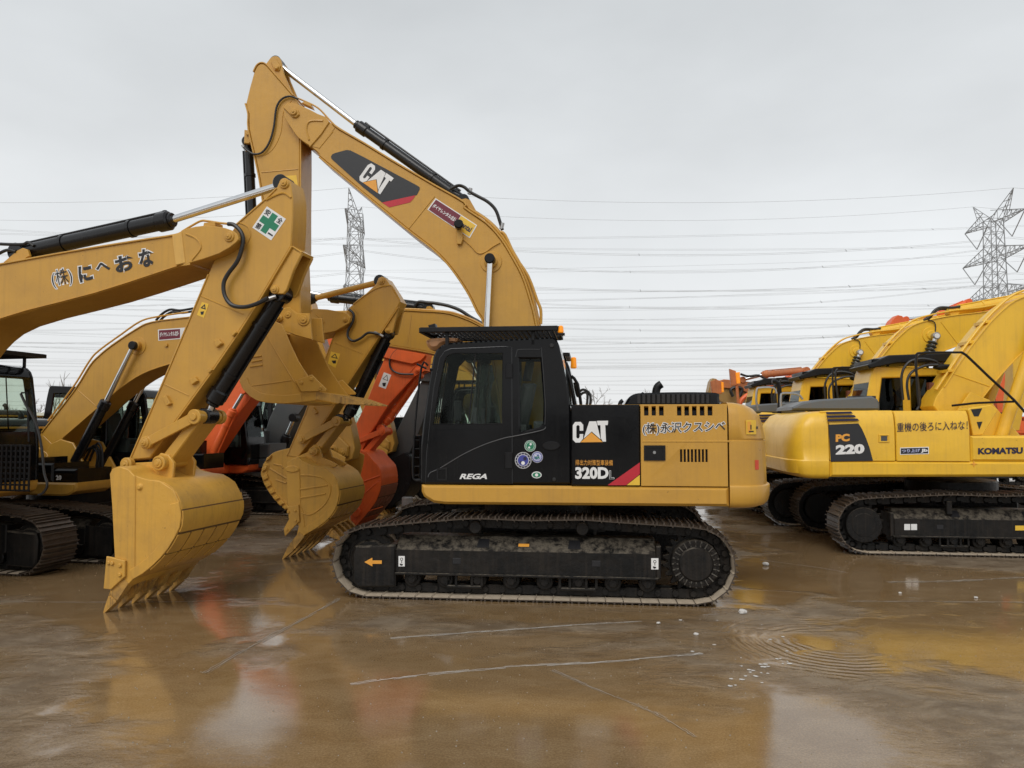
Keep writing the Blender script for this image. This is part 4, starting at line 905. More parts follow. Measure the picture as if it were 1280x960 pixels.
linkage(MR, MAIN, 1, YEL, (367, 361), (332, 392), (350, 398), .055, .23)

# ================================================================== other machines
GRP = 'excavators parked in the yard'
def seat(x, y, yaw, sc, px, py, ly):
    """slide a machine in depth until its bucket tip, traced at (px, py), rests on the ground"""
    for _ in range(60):
        z = Rig(x, y, yaw, sc).at(px, py, ly)[1]; y += z * 2.5
    return Rig(x, y, yaw, sc)
def caution(rig, part, pts, ly, mat=None):
    o = dpoly(rig, part, 'caution_label', pts, ly, mat or YLD)
    (ax, ay), (bx, by), (cx, cy), (dx, dy) = pts; u = lambda s, t: (ax + (bx - ax) * s + (dx - ax) * t, ay + (by - ay) * s + (dy - ay) * t)
    sg = 1 if ly > 0 else -1; mb = MB(); T = rig.tr([u(.5, .08), u(.88, .45), u(.12, .45)], ly)
    mb.prism([T, inset(T if area(T) > 0 else T[::-1], .012)[::-1]], ly, ly + sg * .0045, 'y', 0); mb.prism(rig.tr([u(.3, .7), u(.75, .6), (u(.8, .85)), u(.55, .9), u(.4, .8)], ly), ly, ly + sg * .0045, 'y', 0)
    mb.build('caution_symbol', BKD, part); return o

# ---- A : long arm reaching in from the left edge, bucket nearest the camera
RA = seat(-7.85, 9.5, -12, .95, 129, 766, -.60)
MA = RA.root('excavator', 'ochre excavator at the left edge whose lettered boom reaches in with the nearest bucket', 'excavator', GRP)
undercarriage(MA, dx=-.36, single=(1,))
house(MA, YEL, BLK)
def zc(p): return Z(0, 220, .25, p)
def zd(p): return Z(160, 220, .25, p)
def ze(p): return Z(120, 400, .25, p)
def zf(p): return Z(80, 560, .25, p)
AB, AS = .29, .17
at_ = zc([(-580, 1200), (-560, 950), (-500, 720), (-380, 560), (-200, 478), (0, 438), (360, 373), (700, 318), (880, 290), (940, 265), (1030, 250), (1130, 262), (1180, 284), (1196, 308), (1186, 334)])
ab_ = zc([(1100, 390), (955, 436), (905, 454), (480, 592), (0, 722), (-180, 850), (-300, 1030), (-370, 1250), (-400, 1400), (-480, 1450), (-560, 1400)])
bo, _ = plate_boom(RA, MA, at_ + ab_, -AB, YEL, 'boom')
edge_strip(RA, bo, at_[3:10], -AB, YEL, .02); edge_strip(RA, bo, ab_[1:7], -AB, YEL, .02)
nz = zc([(885, 292), (940, 265), (1030, 250), (1130, 262), (1180, 284), (1196, 308), (1186, 334), (1100, 390), (955, 436), (915, 440)])
MB().prism(sm(RA.tr(nz + nz[:1], -AB), 2)[:-1], -AB + .01, -AB - .022, 'y', .006).build('nose_plate', YEL, bo)
MB().prism(RA.tr(zc([(868, 296), (916, 284), (934, 436), (886, 448)]), -AB), -AB + .01, -AB - .03, 'y', .004).build('joint_plate', paint('ochre_light', (.66, .38, .08), .5, .2), bo)
weld(RA, bo, zc([(930, 290), (965, 303), (990, 322), (1003, 345), (1000, 370), (960, 420)]), -AB - .022, YEL, .012, 3, 'nose_rib')
pinboss(RA, bo, zc([(1148, 304)]), -AB - .02, [.06], YEL, .02)
for s, e, b in (('(株)にへおな', ((262, 566), (772, 447), (250, 475)), .0),):
    for ch, bl, br, tl in (('(株)', (268, 566), (368, 543), (252, 477)), ('に', (400, 535), (468, 520), (388, 455)), ('へ', (484, 483), (553, 468), (476, 440)), ('お', (582, 487), (676, 465), (570, 408)), ('な', (700, 462), (772, 447), (690, 372))):
        dtext(RA, bo, 'company_name', ch, *zc([bl, br, tl]), -AB - .001, BKD, off=.0 if len(ch) > 1 else .04, out=WHT, outw=.055)
cylinder(RA, MA, zc([(105, 385)])[0], zc([(850, 222)])[0], zd([(780, 42)])[0], 0.0, .095, .045, name='stick_cylinder')
lg = RA.tr(zc([(20, 432), (90, 372), (115, 360), (140, 368), (150, 400), (120, 420)]), -.13)
for s in (1, -1): MB().prism(lg, s * .1, s * .14, 'y', .006).build('cylinder_lug', YEL, bo)
hose(RA, bo, [(a, b, -.1) for a, b in zc([(170, 350), (140, 332), (110, 342), (0, 340), (-120, 330)])], -.1, .02); hose(RA, bo, [(a, b, -.14) for a, b in zc([(80, 378), (40, 370), (0, 385), (-60, 420)])], -.14, .02)
hose(RA, bo, zc([(910, 278), (960, 248), (1005, 225), (1040, 226), (1100, 235), (1150, 240)]), -AB + .05, .013, YEL, 'boom_pipe')
hose(RA, bo, zd([(500, 240), (530, 245), (565, 280), (575, 330), (550, 420), (500, 490), (478, 540), (485, 600), (520, 645), (580, 655), (640, 640), (700, 610)]), -AS - .08, .024)
q = RA.tr(zc([(1030, 258), (1090, 258), (1090, 236), (1035, 240)]), -.2); MB().prism(q, -.26, -.1, 'y', .005).build('pipe_clamp', YEL, bo)
sn = zd([(540, 240), (690, 110), (742, 58), (757, 22), (785, 10), (806, 20), (816, 60), (824, 110), (824, 200), (816, 350), (640, 645), (560, 770)]) + ze([(570, 270), (380, 530), (270, 690), (165, 702), (365, 235)]) + zd([(400, 490), (430, 420)])
st, _ = plate_boom(RA, MA, sn, -AS, YEL, 'stick', smooth=1)
edge_strip(RA, st, sn[:3], -AS, YEL, .018, .012, smooth=1); edge_strip(RA, st, sn[9:14], -AS, YEL, -.018, .012, smooth=1); edge_strip(RA, st, sn[15:18], -AS, YEL, .018, .012, smooth=1)
weld(RA, st, zd([(690, 120), (740, 95), (780, 85), (815, 108)]), -AS - .004, YEL, .012, 3, 'lug_rib')
weld(RA, st, zd([(560, 235), (600, 255), (612, 300), (585, 350), (560, 400)]), -AS - .002, YEL, .008, 3); weld(RA, st, zd([(365, 600), (575, 690)]), -AS, YEL); weld(RA, st, ze([(340, 320), (465, 378)]), -AS, YEL)
pinboss(RA, st, zd([(783, 38)]), -AS, [.06], YEL, .02)
mb = MB(); q = RA.tr(zd([(816, 345), (868, 378), (868, 392), (830, 470), (795, 570), (778, 590), (745, 590), (705, 568)]), -.14)
for s in (1, -1): mb.prism(q, s * .10, s * .15, 'y', .008)
q = RA.tr(zd([(816, 345), (868, 378), (862, 392), (812, 362)]), -.15); mb.prism(q, -.15, .15, 'y', .006); mb.build('cylinder_bracket', YEL, st)
pinboss(RA, st, zd([(735, 568)]), -.15, [.05], YEL, .02)
cylinder(RA, MA, zd([(765, 590)])[0], ze([(590, 405)])[0], ze([(560, 480)])[0], 0., .09, .045, name='bucket_cylinder')
mb = MB(); c = RA.at(*zd([(700, 606)])[0], -.2); mb.cyl((c[0] - .06, -.18, c[1] - .03), (c[0] + .05, -.12, c[1] + .02), .026, 10); mb.build('hose_fitting', STL, st)
for q in ([(598, 105), (622, 98), (640, 118), (612, 140)], [(475, 300), (505, 285), (518, 305), (490, 325)], [(342, 385), (362, 378), (384, 418), (364, 430)], [(685, 68), (702, 55), (712, 64), (692, 84)], [(566, 250), (582, 238), (592, 250), (574, 268)]):
    MB().prism(RA.tr(ze(q), -AS), -AS + .004, -AS - .045, 'y', .006).build('hose_bracket', YEL, st)
caution(RA, st, zd([(370, 630), (405, 640), (380, 710), (345, 695)]), -AS)
q = zd([(695, 152), (790, 215), (716, 322), (622, 258)])
sc_ = dpoly(RA, st, 'safety_sign', q, -AS - .001, WHT)
def quad(q, u, v): return (q[0][0] + (q[1][0] - q[0][0]) * u + (q[3][0] - q[0][0]) * v, q[0][1] + (q[1][1] - q[0][1]) * u + (q[3][1] - q[0][1]) * v)
cr = [(.36, .08), (.64, .08), (.64, .36), (.92, .36), (.92, .64), (.64, .64), (.64, .92), (.36, .92), (.36, .64), (.08, .64), (.08, .36), (.36, .36)]
dpoly(RA, st, 'green_cross', [quad(q, u, v) for u, v in cr], -AS - .003, GRN)
for ch, u, v in (('安', .06, .06), ('全', .70, .06), ('第', .06, .70), ('一', .70, .80)):
    hh = .24 if ch != '一' else .06
    dtext(RA, st, 'safety_text', ch, quad(q, u, v + hh), quad(q, u + .24, v + hh), quad(q, u, v), -AS - .004, BKD, off=.02)
linkage(RA, MA, -1, YEL, ze([(255, 613)])[0], ze([(497, 484)])[0], ze([(325, 712)])[0], .075, .23)
pf = zf([(228, 130), (240, 105), (275, 93), (320, 108), (350, 138), (415, 158), (480, 167), (545, 210), (580, 280), (588, 360), (570, 420), (510, 520), (420, 610), (350, 655), (245, 700), (252, 540), (240, 300)])
bk = bucket(RA, MA, pf, 2, 13, .60, -1, YEL2, 6, tip=zf([(195, 826)])[0], lipA=zf([(350, 650)])[0], lipB=zf([(232, 712)])[0], cutter=zf([(222, 540), (250, 545), (315, 562), (314, 640), (245, 705), (208, 700)]), bands=3, ears=zf([(240, 100), (330, 75), (440, 70), (480, 25), (520, 35), (548, 75), (540, 160), (480, 168), (350, 138), (280, 93)]))
weld(RA, bk, zf([(357, 140), (352, 640)]), -.601, YEL2, .008); 
mb = MB(); w = RA.tr(zf([(380, 195)]), -.6)[0]; mb.cyl((w[0], -.59, w[1]), (w[0], -.625, w[1]), .05, 16, .02); mb.build('plug_boss', YEL2, bk)
pinboss(RA, bk, zf([(322, 80), (485, 75)]), -.24, [.075, .085], YEL, .05); pinboss(RA, st, ze([(255, 613)]), -.22, [.06], YEL, .06)

# ---- B : behind it, boom on the left and stick coming down between two buckets
RB = seat(-7.1, 12.06, -11, .88, 352.5, 699, -.53)
MBK = RB.root('excavator', 'ochre excavator with a maroon boom sign and black lift cylinders, behind the lettered boom', 'excavator', GRP)
undercarriage(MBK, single=(-1, 1)); house(MBK, YEL, BLK, guard=False, tank=.5)
def zl(p): return Z(0, 440, .1875, p)
def zg(p): return Z(380, 340, .1875, p)
def z7(p): return Z(300, 500, .21878, p)
BB = .27
tp = [(38, 566), (43, 553), (52, 540), (92, 489), (112, 457), (124, 444), (140, 431), (170, 411), (190, 402), (235, 396), (300, 388), (360, 386), (410, 388), (432, 391), (439, 397), (437, 404)]
bt2 = [(420, 414), (391, 420), (300, 436), (240, 448), (211, 456), (180, 467), (152, 485), (116, 516), (80, 547), (60, 568), (48, 574)]
b2, _ = plate_boom(RB, MBK, tp + bt2, -BB, YEL, 'boom'); edge_strip(RB, b2, tp[2:13], -BB, YEL, .02); edge_strip(RB, b2, bt2[1:9], -BB, YEL, .02)
nz = [(391, 386), (410, 387), (432, 391), (439, 397), (437, 404), (420, 414), (391, 420)]
MB().prism(RB.tr(nz, -BB), -BB + .01, -BB - .022, 'y', .006).build('nose_plate', YEL, b2); weld(RB, b2, zg([(80, 285), (130, 325), (125, 345), (80, 400)]), -BB - .022, YEL, .012, 2, 'nose_rib'); pinboss(RB, b2, zg([(275, 318)]), -BB - .02, [.05], YEL, .02)
weld(RB, b2, zl([(520, 255), (640, 360)]), -BB, YEL); weld(RB, b2, zl([(290, 560), (345, 615)]), -BB, YEL)
dpoly(RB, b2, 'sign_border', zc([(790, 768), (935, 757), (935, 812), (792, 824)]), -BB - .001, WHT); dpoly(RB, b2, 'maroon_sign', zc([(795, 772), (900, 765), (900, 810), (796, 819)]), -BB - .004, MAR)
dtext(RB, b2, 'sign_text', 'ダイヤレンタル北陸', *zc([(799, 806), (896, 798), (799, 782)]), -BB - .007, WHT, off=.03)
c = RB.at(*zc([(690, 850)])[0], -BB); mb = MB(); mb.cyl((c[0], -BB + .01, c[1]), (c[0], -BB - .012, c[1]), .16, 32, b=.006); mb.cyl((c[0], -BB, c[1]), (c[0], -BB - .10, c[1]), .085, 24, b=.01); mb.build('pivot_boss', YEL, b2)
c = RB.at(*zc([(833, 846)])[0], -BB); MB().cyl((c[0], -BB, c[1]), (c[0], -BB - .03, c[1]), .035, 6, b=.004).build('bolt_boss', YEL, b2)
for s in (-1, 1):
    ly = s * (BB + .11); RBs = RB
    # the far one is the mirror image of the near one
    pb, pm, pr = [RB.at(*p, -(BB + .11)) for p in ((86, 592), (133, 501), (167, 432))]
    a, m, e = [Vector((q[0], ly, q[1])) for q in (pb, pm, pr)]; d = (m - a).normalized(); mb = MB(); mb.cyl(a, m, .082, 22, b=.012); mb.cyl(m - d * .18, m, .098, 22, b=.02); mb.cyl(a - Vector((0, .09, 0)), a + Vector((0, .09, 0)), .1, 18, b=.01)
    lc = mb.build('lift_cylinder', CYLB, MBK); MB().cyl(m, e, .042, 18).build('piston_rod', CHR, lc); MB().cyl((e.x, ly - .06, e.z), (e.x, ly + .07, e.z), .076, 20, b=.012).build('rod_eye', BLKM, lc)
for k in range(3): hose(RB, MBK, [(100 + k * 6, 576, -.2), (112 + k * 5, 560 - k * 3, -.25), (122 + k * 3, 568, -.22), (116 + k * 4, 595, -.2), (100, 606, -.2)], -.2, .022)
q = RB.tr([(40, 562), (48, 558), (60, 566), (66, 578), (40, 578)], -.36); MB().prism(q, -.36, -.40, 'y', .008).build('foot_plate', YEL, b2)
for k, off in enumerate(((0, 0), (3, 3))): hose(RB, b2, [(a + off[0], b + off[1], -.1) for a, b in zc([(780, 722), (810, 690), (850, 668), (900, 672), (965, 662)])], -.1, .022)
hose(RB, b2, [(a, b - 2, -.2) for a, b in [(60, 528), (92, 485), (112, 453), (124, 440), (150, 421), (175, 404), (196, 398), (235, 392)]], -.2, .016, YEL, 'boom_pipe')
cylinder(RB, MBK, (330, 392), (392, 373), (477, 352), 0, .075, .05, rod=YEL2, name='stick_cylinder')
sn = [(454, 370), (470, 355), (473, 347.5), (477, 345.5), (482, 347.5), (488, 357), (494, 366), (500.5, 377), (497, 384), (470, 425), (436, 477), (414, 513), (394, 544), (372, 572), (358, 570), (381, 517), (400, 465), (416, 422), (425, 400), (436, 385)]
s2, _ = plate_boom(RB, MBK, sn, -.17, YEL, 'stick', smooth=1); edge_strip(RB, s2, sn[8:13], -.17, YEL, -.018, .012, smooth=1); edge_strip(RB, s2, sn[14:18], -.17, YEL, .018, .012, smooth=1)
weld(RB, s2, zg([(330, 215), (400, 160), (480, 110), (560, 90), (590, 100), (640, 190)]), -.174, YEL, .012, 2, 'lug_rib'); weld(RB, s2, zg([(195, 470), (395, 545)]), -.17, YEL); weld(RB, s2, zg([(330, 245), (360, 275), (365, 330)]), -.172, YEL)
pinboss(RB, s2, zg([(516, 62)]), -.17, [.06], YEL, .02)
mb = MB(); q = RB.tr(zg([(640, 200), (600, 370), (590, 405), (560, 412), (530, 385)]), -.14)
for s in (1, -1): mb.prism(q, s * .1, s * .15, 'y', .008)
mb.build('cylinder_bracket', YEL, s2); pinboss(RB, s2, zg([(558, 390)]), -.15, [.045], YEL, .02)
cylinder(RB, MBK, zg([(560, 412)])[0], z7([(618, 85)])[0], z7([(580, 110)])[0], 0., .085, .045, name='bucket_cylinder')
hose(RB, s2, zg([(300, 250), (330, 280), (325, 330), (295, 390), (295, 435), (330, 460), (380, 440), (430, 405), (500, 415)]), -.24, .022)
MB().cyl(*[(p[0], -.2, p[1]) for p in RB.tr(zg([(470, 402), (530, 430)]), -.2)], .024, 10).build('hose_fitting', STL, s2)
caution(RB, s2, zg([(180, 530), (242, 545), (210, 640), (160, 610)]), -.17)
for q in ([(412, 50), (425, 42), (447, 72), (434, 82)],): MB().prism(RB.tr(z7(q), -.17), -.166, -.21, 'y', .006).build('hose_bracket', YEL, s2)
linkage(RB, MBK, -1, YEL, z7([(352, 226)])[0], z7([(552, 122)])[0], z7([(420, 292)])[0], .075, .23)
pf = z7([(262, 400), (272, 355), (300, 335), (330, 328), (360, 350), (420, 378), (470, 385), (530, 425), (560, 480), (568, 540), (555, 600), (530, 650), (470, 710), (380, 765), (318, 800), (335, 720), (275, 640)])
bk = bucket(RB, MBK, pf, 3, 13, .53, -1, YEL2, 5, tip=z7([(240, 912)])[0], lipA=z7([(380, 760)])[0], lipB=z7([(305, 800)])[0], cutter=z7([(275, 610), (340, 598), (345, 690), (262, 778), (255, 735), (285, 680)]), bands=3, ears=z7([(300, 335), (380, 300), (420, 255), (450, 262), (470, 330), (520, 350), (555, 370), (540, 385), (420, 380), (340, 345)]))
weld(RB, bk, z7([(345, 430), (420, 432), (480, 450), (515, 490), (510, 550), (470, 610), (400, 655), (350, 640)]), -.531, YEL2, .014, 3, 'side_rib'); weld(RB, bk, z7([(345, 510), (500, 487)]), -.531, YEL2, .014, 1, 'side_rib'); weld(RB, bk, z7([(345, 560), (490, 535)]), -.531, YEL2, .014, 1, 'side_rib'); weld(RB, bk, z7([(340, 400), (345, 600), (360, 640), (370, 740)]), -.531, YEL2, .01)
c = RB.at(*z7([(300, 394)])[0], -.53); MB().prism([(c[0] + .13 * math.cos(i * .314), c[1] + .055 * math.sin(i * .314)) for i in range(20)], -.52, -.55, 'y', .01).build('maker_plate', YEL2, bk)
pinboss(RB, bk, z7([(425, 292)]), -.24, [.075], YEL, .05)

# ---- D : ochre machine parked behind the main one, same way round, bucket curled on the ground
RD = seat(.75, 13.9, 180 - 6, 1.0, 425, 675, .55)
MD = RD.root('excavator', 'ochre excavator hidden behind the black cab, only its boom and ribbed bucket showing', 'excavator', GRP)
undercarriage(MD, single=()); house(MD, YEL, BLK)
tp = [(377, 398), (384, 391), (400, 389), (440, 388), (470, 388), (504, 388.5), (530, 390), (549, 391), (570, 395), (600, 408), (625, 428), (645, 462), (655, 505), (658, 540)]
bt3 = [(635, 548), (626, 520), (610, 490), (588, 464), (565, 450), (541, 441), (485, 431), (440, 424), (395, 410)]
b3, _ = plate_boom(RD, MD, tp + bt3, .27, YEL, 'boom'); edge_strip(RD, b3, tp[3:12], .27, YEL); edge_strip(RD, b3, bt3[1:8], .27, YEL); weld(RD, b3, zg([(718, 280), (690, 480)]), .27, YEL)
cylinder(RD, MD, (536, 386), (414, 371.5), (376, 364), 0, .085, .045, name='stick_cylinder')
for s in (1, -1): cylinder(RD, MD, (628, 570), (606, 490), (588, 448), s * .38, .07, .042, name='lift_cylinder')
MB().prism(RD.tr(zg([(805, 262), (820, 230), (840, 228), (900, 268), (860, 275)]), .13), -.14, .14, 'y', .006).build('cylinder_lug', YEL, b3)
hose(RD, b3, [(a, b, .1) for a, b in zg([(735, 232), (765, 200), (825, 205), (870, 208), (960, 225), (1040, 255), (1110, 300), (1200, 350)])], .1, .03); hose(RD, b3, [(a, b, .15) for a, b in zg([(940, 275), (1010, 288), (1100, 310), (1180, 345), (1260, 385)])], .15, .026)
for y in (.18, .05): hose(RD, b3, [(a, b - 2.5, y) for a, b in [(470, 388), (504, 388.5), (549, 391), (572, 395), (600, 407), (625, 427)]], y, .018, YEL, 'boom_pipe')
sn = [(372, 362), (380, 362), (388, 378), (392, 396), (400, 420), (420, 480), (438, 530), (444, 560), (440, 574), (430, 578), (420, 572), (408, 560), (390, 500), (372, 430), (366, 395)]
s3, _ = plate_boom(RD, MD, sn, .18, YEL, 'stick', smooth=1)
pinboss(RD, s3, z7([(535, 285), (590, 300)]), .19, [.09, .08], YEL, .06)
mb = MB(); mb.prism(RD.tr(z7([(500, 250), (560, 200), (625, 265), (620, 320), (560, 345), (520, 330)]), .2), -.24, .24, 'y', .02); mb.build('bucket_link', YEL, MD)
pf = [(430, 585), (432, 572), (410, 560), (385, 556), (358, 561), (341, 566), (331, 577), (326, 590), (331, 606), (343, 624), (357, 636), (375, 648), (392, 658), (408, 662), (420, 640), (424, 610)]
bk = bucket(RD, MD, pf, 2, 12, .55, 1, YEL2, 5, tip=(425, 675), lipA=(396, 662), lipB=(408, 655), bands=0)
for q in ([(195, 365), (240, 375), (245, 390)], [(170, 390), (270, 450)], [(205, 455), (265, 475)]): weld(RD, bk, z7(q), .551, YEL2, .016, 1, 'side_rib')
for i in range(9):
    t = i / 8; a0 = (133 + 0 * t, 355 + 40); 
    P = z7([(150, 340), (128, 400), (133, 450), (150, 490), (170, 530), (195, 565), (222, 595), (250, 618), (275, 640)]); p = P[i]; q2 = (p[0] + 6.5, p[1] - 3.2)
    dx_, dy_ = (P[min(i + 1, 8)][0] - P[max(i - 1, 0)][0]), (P[min(i + 1, 8)][1] - P[max(i - 1, 0)][1]); n_ = math.hypot(dx_, dy_); dx_, dy_ = dx_ / n_ * 2.6, dy_ / n_ * 2.6
    MB().prism(RD.tr([(p[0] + 1 - dx_, p[1] - dy_), (p[0] + 1 + dx_, p[1] + dy_), (q2[0] + dx_, q2[1] + dy_), (q2[0] - dx_, q2[1] - dy_)], .55), .545, .60, 'y', .012).build('wear_block', YEL2, bk)
a = RD.at(717, 452, .9); b_ = MB(); b_.cyl((a[0], .9, a[1] - .11), (a[0], .9, a[1] + .07), .05, 16, .042, .015, 0); b_.build('beacon', AMB, [k for k in kids(MD) if k.name.startswith('cab')][0])

# ---- the same kind of machine twice more, deeper in that row
def clone(src, loc, label, skip=(), group=GRP, yaw=None):
    c = copy_tree(src, None, skip); c.location = loc; c['label'] = label; c['group'] = group
    if yaw is not None: c.rotation_euler = (0, 0, R(yaw))
    return c
J = clone(MD, (RD.loc[0] + .15, RD.loc[1] + 3.5, 0), 'ochre excavator third from the front in the middle row, mostly hidden, stick end showing')

# ---- E : orange machine, F : dark grey machine, both facing right behind B
RE = seat(-6.75, 15.85, -11, .86, 443, 657, -.55)
ME = RE.root('excavator', 'orange excavator with a black cab, its orange stick and bucket beside the black cab', 'excavator', GRP)
undercarriage(ME, single=()); house(ME, ORG, BLK, guard=False)
tp = [(232, 560), (262, 518), (295, 478), (330, 448), (370, 430), (410, 422), (480, 418), (524, 430)]
bt4 = [(532, 444), (515, 455), (480, 447), (420, 444), (370, 455), (330, 480), (300, 515), (270, 560), (250, 582)]
b4, _ = plate_boom(RE, ME, tp + bt4, -.26, ORG, 'boom')
for s in (-1, 1): cylinder(RE, ME, (257, 588), (291, 513), (306, 488), s * .4, .085, .045, barrel=ORG, name='lift_cylinder')
sn = [(488, 431), (510, 434), (534, 441), (531, 462), (517, 470), (486, 504), (462, 541), (450, 566), (433, 562), (445, 530), (457.5, 504), (472, 468)]
s4, _ = plate_boom(RE, ME, sn, -.19, ORG, 'stick', smooth=1)
edge_strip(RE, s4, sn[3:8], -.19, ORG, -.02, .012, smooth=1); weld(RE, s4, zg([(705, 670), (815, 545)]), -.19, ORG, .012)
pinboss(RE, s4, zg([(757, 655)]), -.2, [.06], ORG, .03)
cylinder(RE, ME, zg([(770, 690)])[0], z7([(835, 130)])[0], z7([(812, 165)])[0], 0., .075, .05, barrel=ORG, name='bucket_cylinder')
hose(RE, s4, zg([(630, 508), (590, 545), (570, 600), (585, 650), (640, 678), (730, 682)]), -.24, .022)
caution(RE, s4, zg([(533, 668), (582, 686), (545, 780), (497, 762)]), -.19, WHT)
linkage(RE, ME, -1, ORG, z7([(648, 245)])[0], z7([(812, 180)])[0], z7([(697, 312)])[0], .08, .22)
pf = z7([(616, 350), (630, 335), (665, 305), (690, 288), (722, 300), (760, 345), (795, 385), (808, 450), (800, 520), (770, 590), (720, 655), (672, 712), (632, 690), (628, 645), (650, 600), (640, 500), (620, 420)])
bk = bucket(RE, ME, pf, 3, 11, .55, -1, ORG, 5, tip=z7([(648, 722)])[0], lipA=z7([(680, 700)])[0], lipB=z7([(645, 690)])[0], bands=3, bandmat=paint('worn_orange_band', (.30, .075, .03), .6, .6), ears=z7([(655, 315), (690, 283), (715, 285), (735, 330), (765, 355), (700, 350)]))
weld(RE, bk, z7([(695, 470), (800, 432)]), -.551, ORG, .014); weld(RE, bk, z7([(690, 555), (800, 455)]), -.551, ORG, .01); weld(RE, bk, z7([(690, 560), (715, 640), (815, 610)]), -.551, ORG, .01)
c = RE.at(*z7([(665, 640)])[0], -.55); MB().cyl((c[0], -.54, c[1]), (c[0], -.6, c[1]), .12, 20, b=.02).build('side_cutter', ORG, bk)

RF = seat(-6.2, 17.9, -11, .95, 475, 641, -.55)
MF = RF.root('excavator', 'dark grey excavator with a black bucket, behind the orange one', 'excavator', GRP)
undercarriage(MF, single=()); house(MF, GRY, GRY, guard=False, cabmat=BLK)
tp = [(318, 585), (330, 545), (345, 505), (380, 468), (430, 452), (500, 452), (548, 464)]
bt5 = [(556, 478), (500, 474), (440, 476), (400, 488), (372, 520), (345, 570), (332, 594)]
b5, _ = plate_boom(RF, MF, tp + bt5, -.3, GRY, 'boom'); edge_strip(RF, b5, bt5[2:6], -.3, GRY, .02)
for s in (-1, 1): cylinder(RF, MF, (340, 592), (358, 545), (368, 522), s * .42, .09, .05, barrel=BLKM, name='lift_cylinder')
sn = [(530, 470), (555, 474), (552, 492), (535, 510), (520, 550), (500, 590), (482, 588), (486, 560), (505, 520)]
s5, _ = plate_boom(RF, MF, sn, -.2, GRY, 'stick', smooth=1)
pf = [(488, 575), (505, 566), (512, 572), (514, 600), (505, 620), (490, 632), (476, 640), (470, 628), (476, 600)]
bk = bucket(RF, MF, pf, 1, 6, .55, -1, BLKM, 5, tip=(468, 646), lipA=(480, 637), lipB=(472, 630), bands=0)

# ---- yellow machines of the right-hand row, facing right
RG = Rig(7.22, 12.83, -6.7); RH = Rig(7.22, 16.03, -6.7)
MG = RG.root('excavator', 'lemon yellow excavator with black and white side lettering at the right edge', 'excavator', GRP)
undercarriage(MG, L=3.65, dx=.05, single=(-1, 1))
def zq(p): return Z(960, 340, .25, p)
def z6(p): return Z(940, 480, .265625, p)
KW = 1.37; ky = -KW
zb2 = RG.at(1150, 597, ky)[1]; zt2 = RG.at(1150, 576.5, ky)[1]; zh2 = RG.at(1117, 513, ky)[1]; xsk = RG.at(1036.5, 560, ky)[0]; xe = RG.at(1300, 560, ky)[0]
def kbody(parent, name, x0, x1, z0, z1, mat, chamfer=True):
    zc0 = z0 + (z1 - z0) * .66
    cs = [(-KW, z0), (-KW, zc0), (-KW + .035, z1 - .08), (-KW + .09, z1), (KW - .09, z1), (KW - .035, z1 - .08), (KW, zc0), (KW, z0)] if chamfer else [(-KW, z0), (-KW, z1), (KW, z1), (KW, z0)]
    return MB().prism(cs, x0, x1, 'x', .012).build(name, mat, parent, ang=30)
dk = MB(); 
for a, b in ((-KW - .004, -.5), (.5, KW + .004)): dk.prism([(xsk + .006, zb2), (xe + .2, zb2 + .03), (xe + .25, zb2 + .12), (xe + .25, zt2), (xsk + .006, zt2)], a, b, 'y', .035)
dk.box(xsk + .01, xe - .4, -.5, .5, zb2 + .02, zt2 - .01, .01); dko = dk.build('deck', KOM, MG)
xa = RG.at(1119.5, 550, ky)[0]; xb3 = RG.at(1213, 550, ky)[0]
cw = [(zb2 - .03, -2.60, 1.30), (zb2, -2.74, 1.35), (zb2 + .05, -2.80, 1.372), (zt2 - .012, -2.82, 1.376), (zt2, -2.82, 1.374), (zt2 + .012, -2.80, 1.366), (1.6, -2.80, 1.366), (1.88, -2.77, 1.36), (1.95, -2.74, 1.35), (zh2 - .06, -2.62, 1.30), (zh2 - .02, -2.5, 1.24), (zh2 - .015, -2.3, 1.15)]
CW2 = counterweight(MG, KOM, xsk - .006, cw, n=6.5)
kp1 = kbody(MG, 'side_panel', xsk + .006, xa - .006, zt2 + .004, zh2, KOM); kp2 = kbody(MG, 'side_panel', xa + .006, xb3 - .006, zt2 + .004, zh2 - .005, KOM)
fb = MB(); zf0 = RG.at(1240, 545, ky)[1]; fb.box(xb3 + .006, xe + .22, -KW, -.55, zt2 + .004, zf0, .03); fbo = fb.build('tool_box', KOM, MG)
q = RG.tr(zq([(1000, 690), (1010, 680), (1115, 665), (1150, 690), (1075, 815), (1025, 818)]), -1.2); st_ = MB().prism(q, -1.2, -.9, 'y', .01).build('step_panel', KOM, MG)
for q in ([(1014, 687), (1071, 681), (1052, 722), (1030, 722)], [(1043, 750), (1072, 748), (1056, 788)]): dpoly(RG, st_, 'step_tread', zq(q), -1.2, BKD, .004)
dpoly(RG, kp1, 'black_panel', zq([(302, 763), (452, 757), (470, 785), (490, 830), (508, 880), (525, 944), (314, 948)]), ky - .001, GYD)
for i in range(3): dpoly(RG, kp1, 'navy_stripe', zq([(290 + i * 3, 700 + i * 18), (414 + i * 16, 697 + i * 18), (424 + i * 16, 708 + i * 18), (292 + i * 3, 711 + i * 18)]), ky + (.03 if i == 0 else .008 if i == 1 else -.001), NAV, .012)
dtext(RG, kp1, 'model_letters', 'PC', *zq([(338, 850), (408, 846), (338, 812)]), ky - .004, ORD, off=.06)
dtext(RG, kp1, 'model_number', '220', *zq([(338, 914), (482, 908), (338, 865)]), ky - .004, WHT, off=.06)
dtext(RG, kp2, 'warning_text', '重機の後ろに入ねな！', *zq([(645, 800), (998, 788), (645, 754)]), ky - .004, NAV, off=.004)
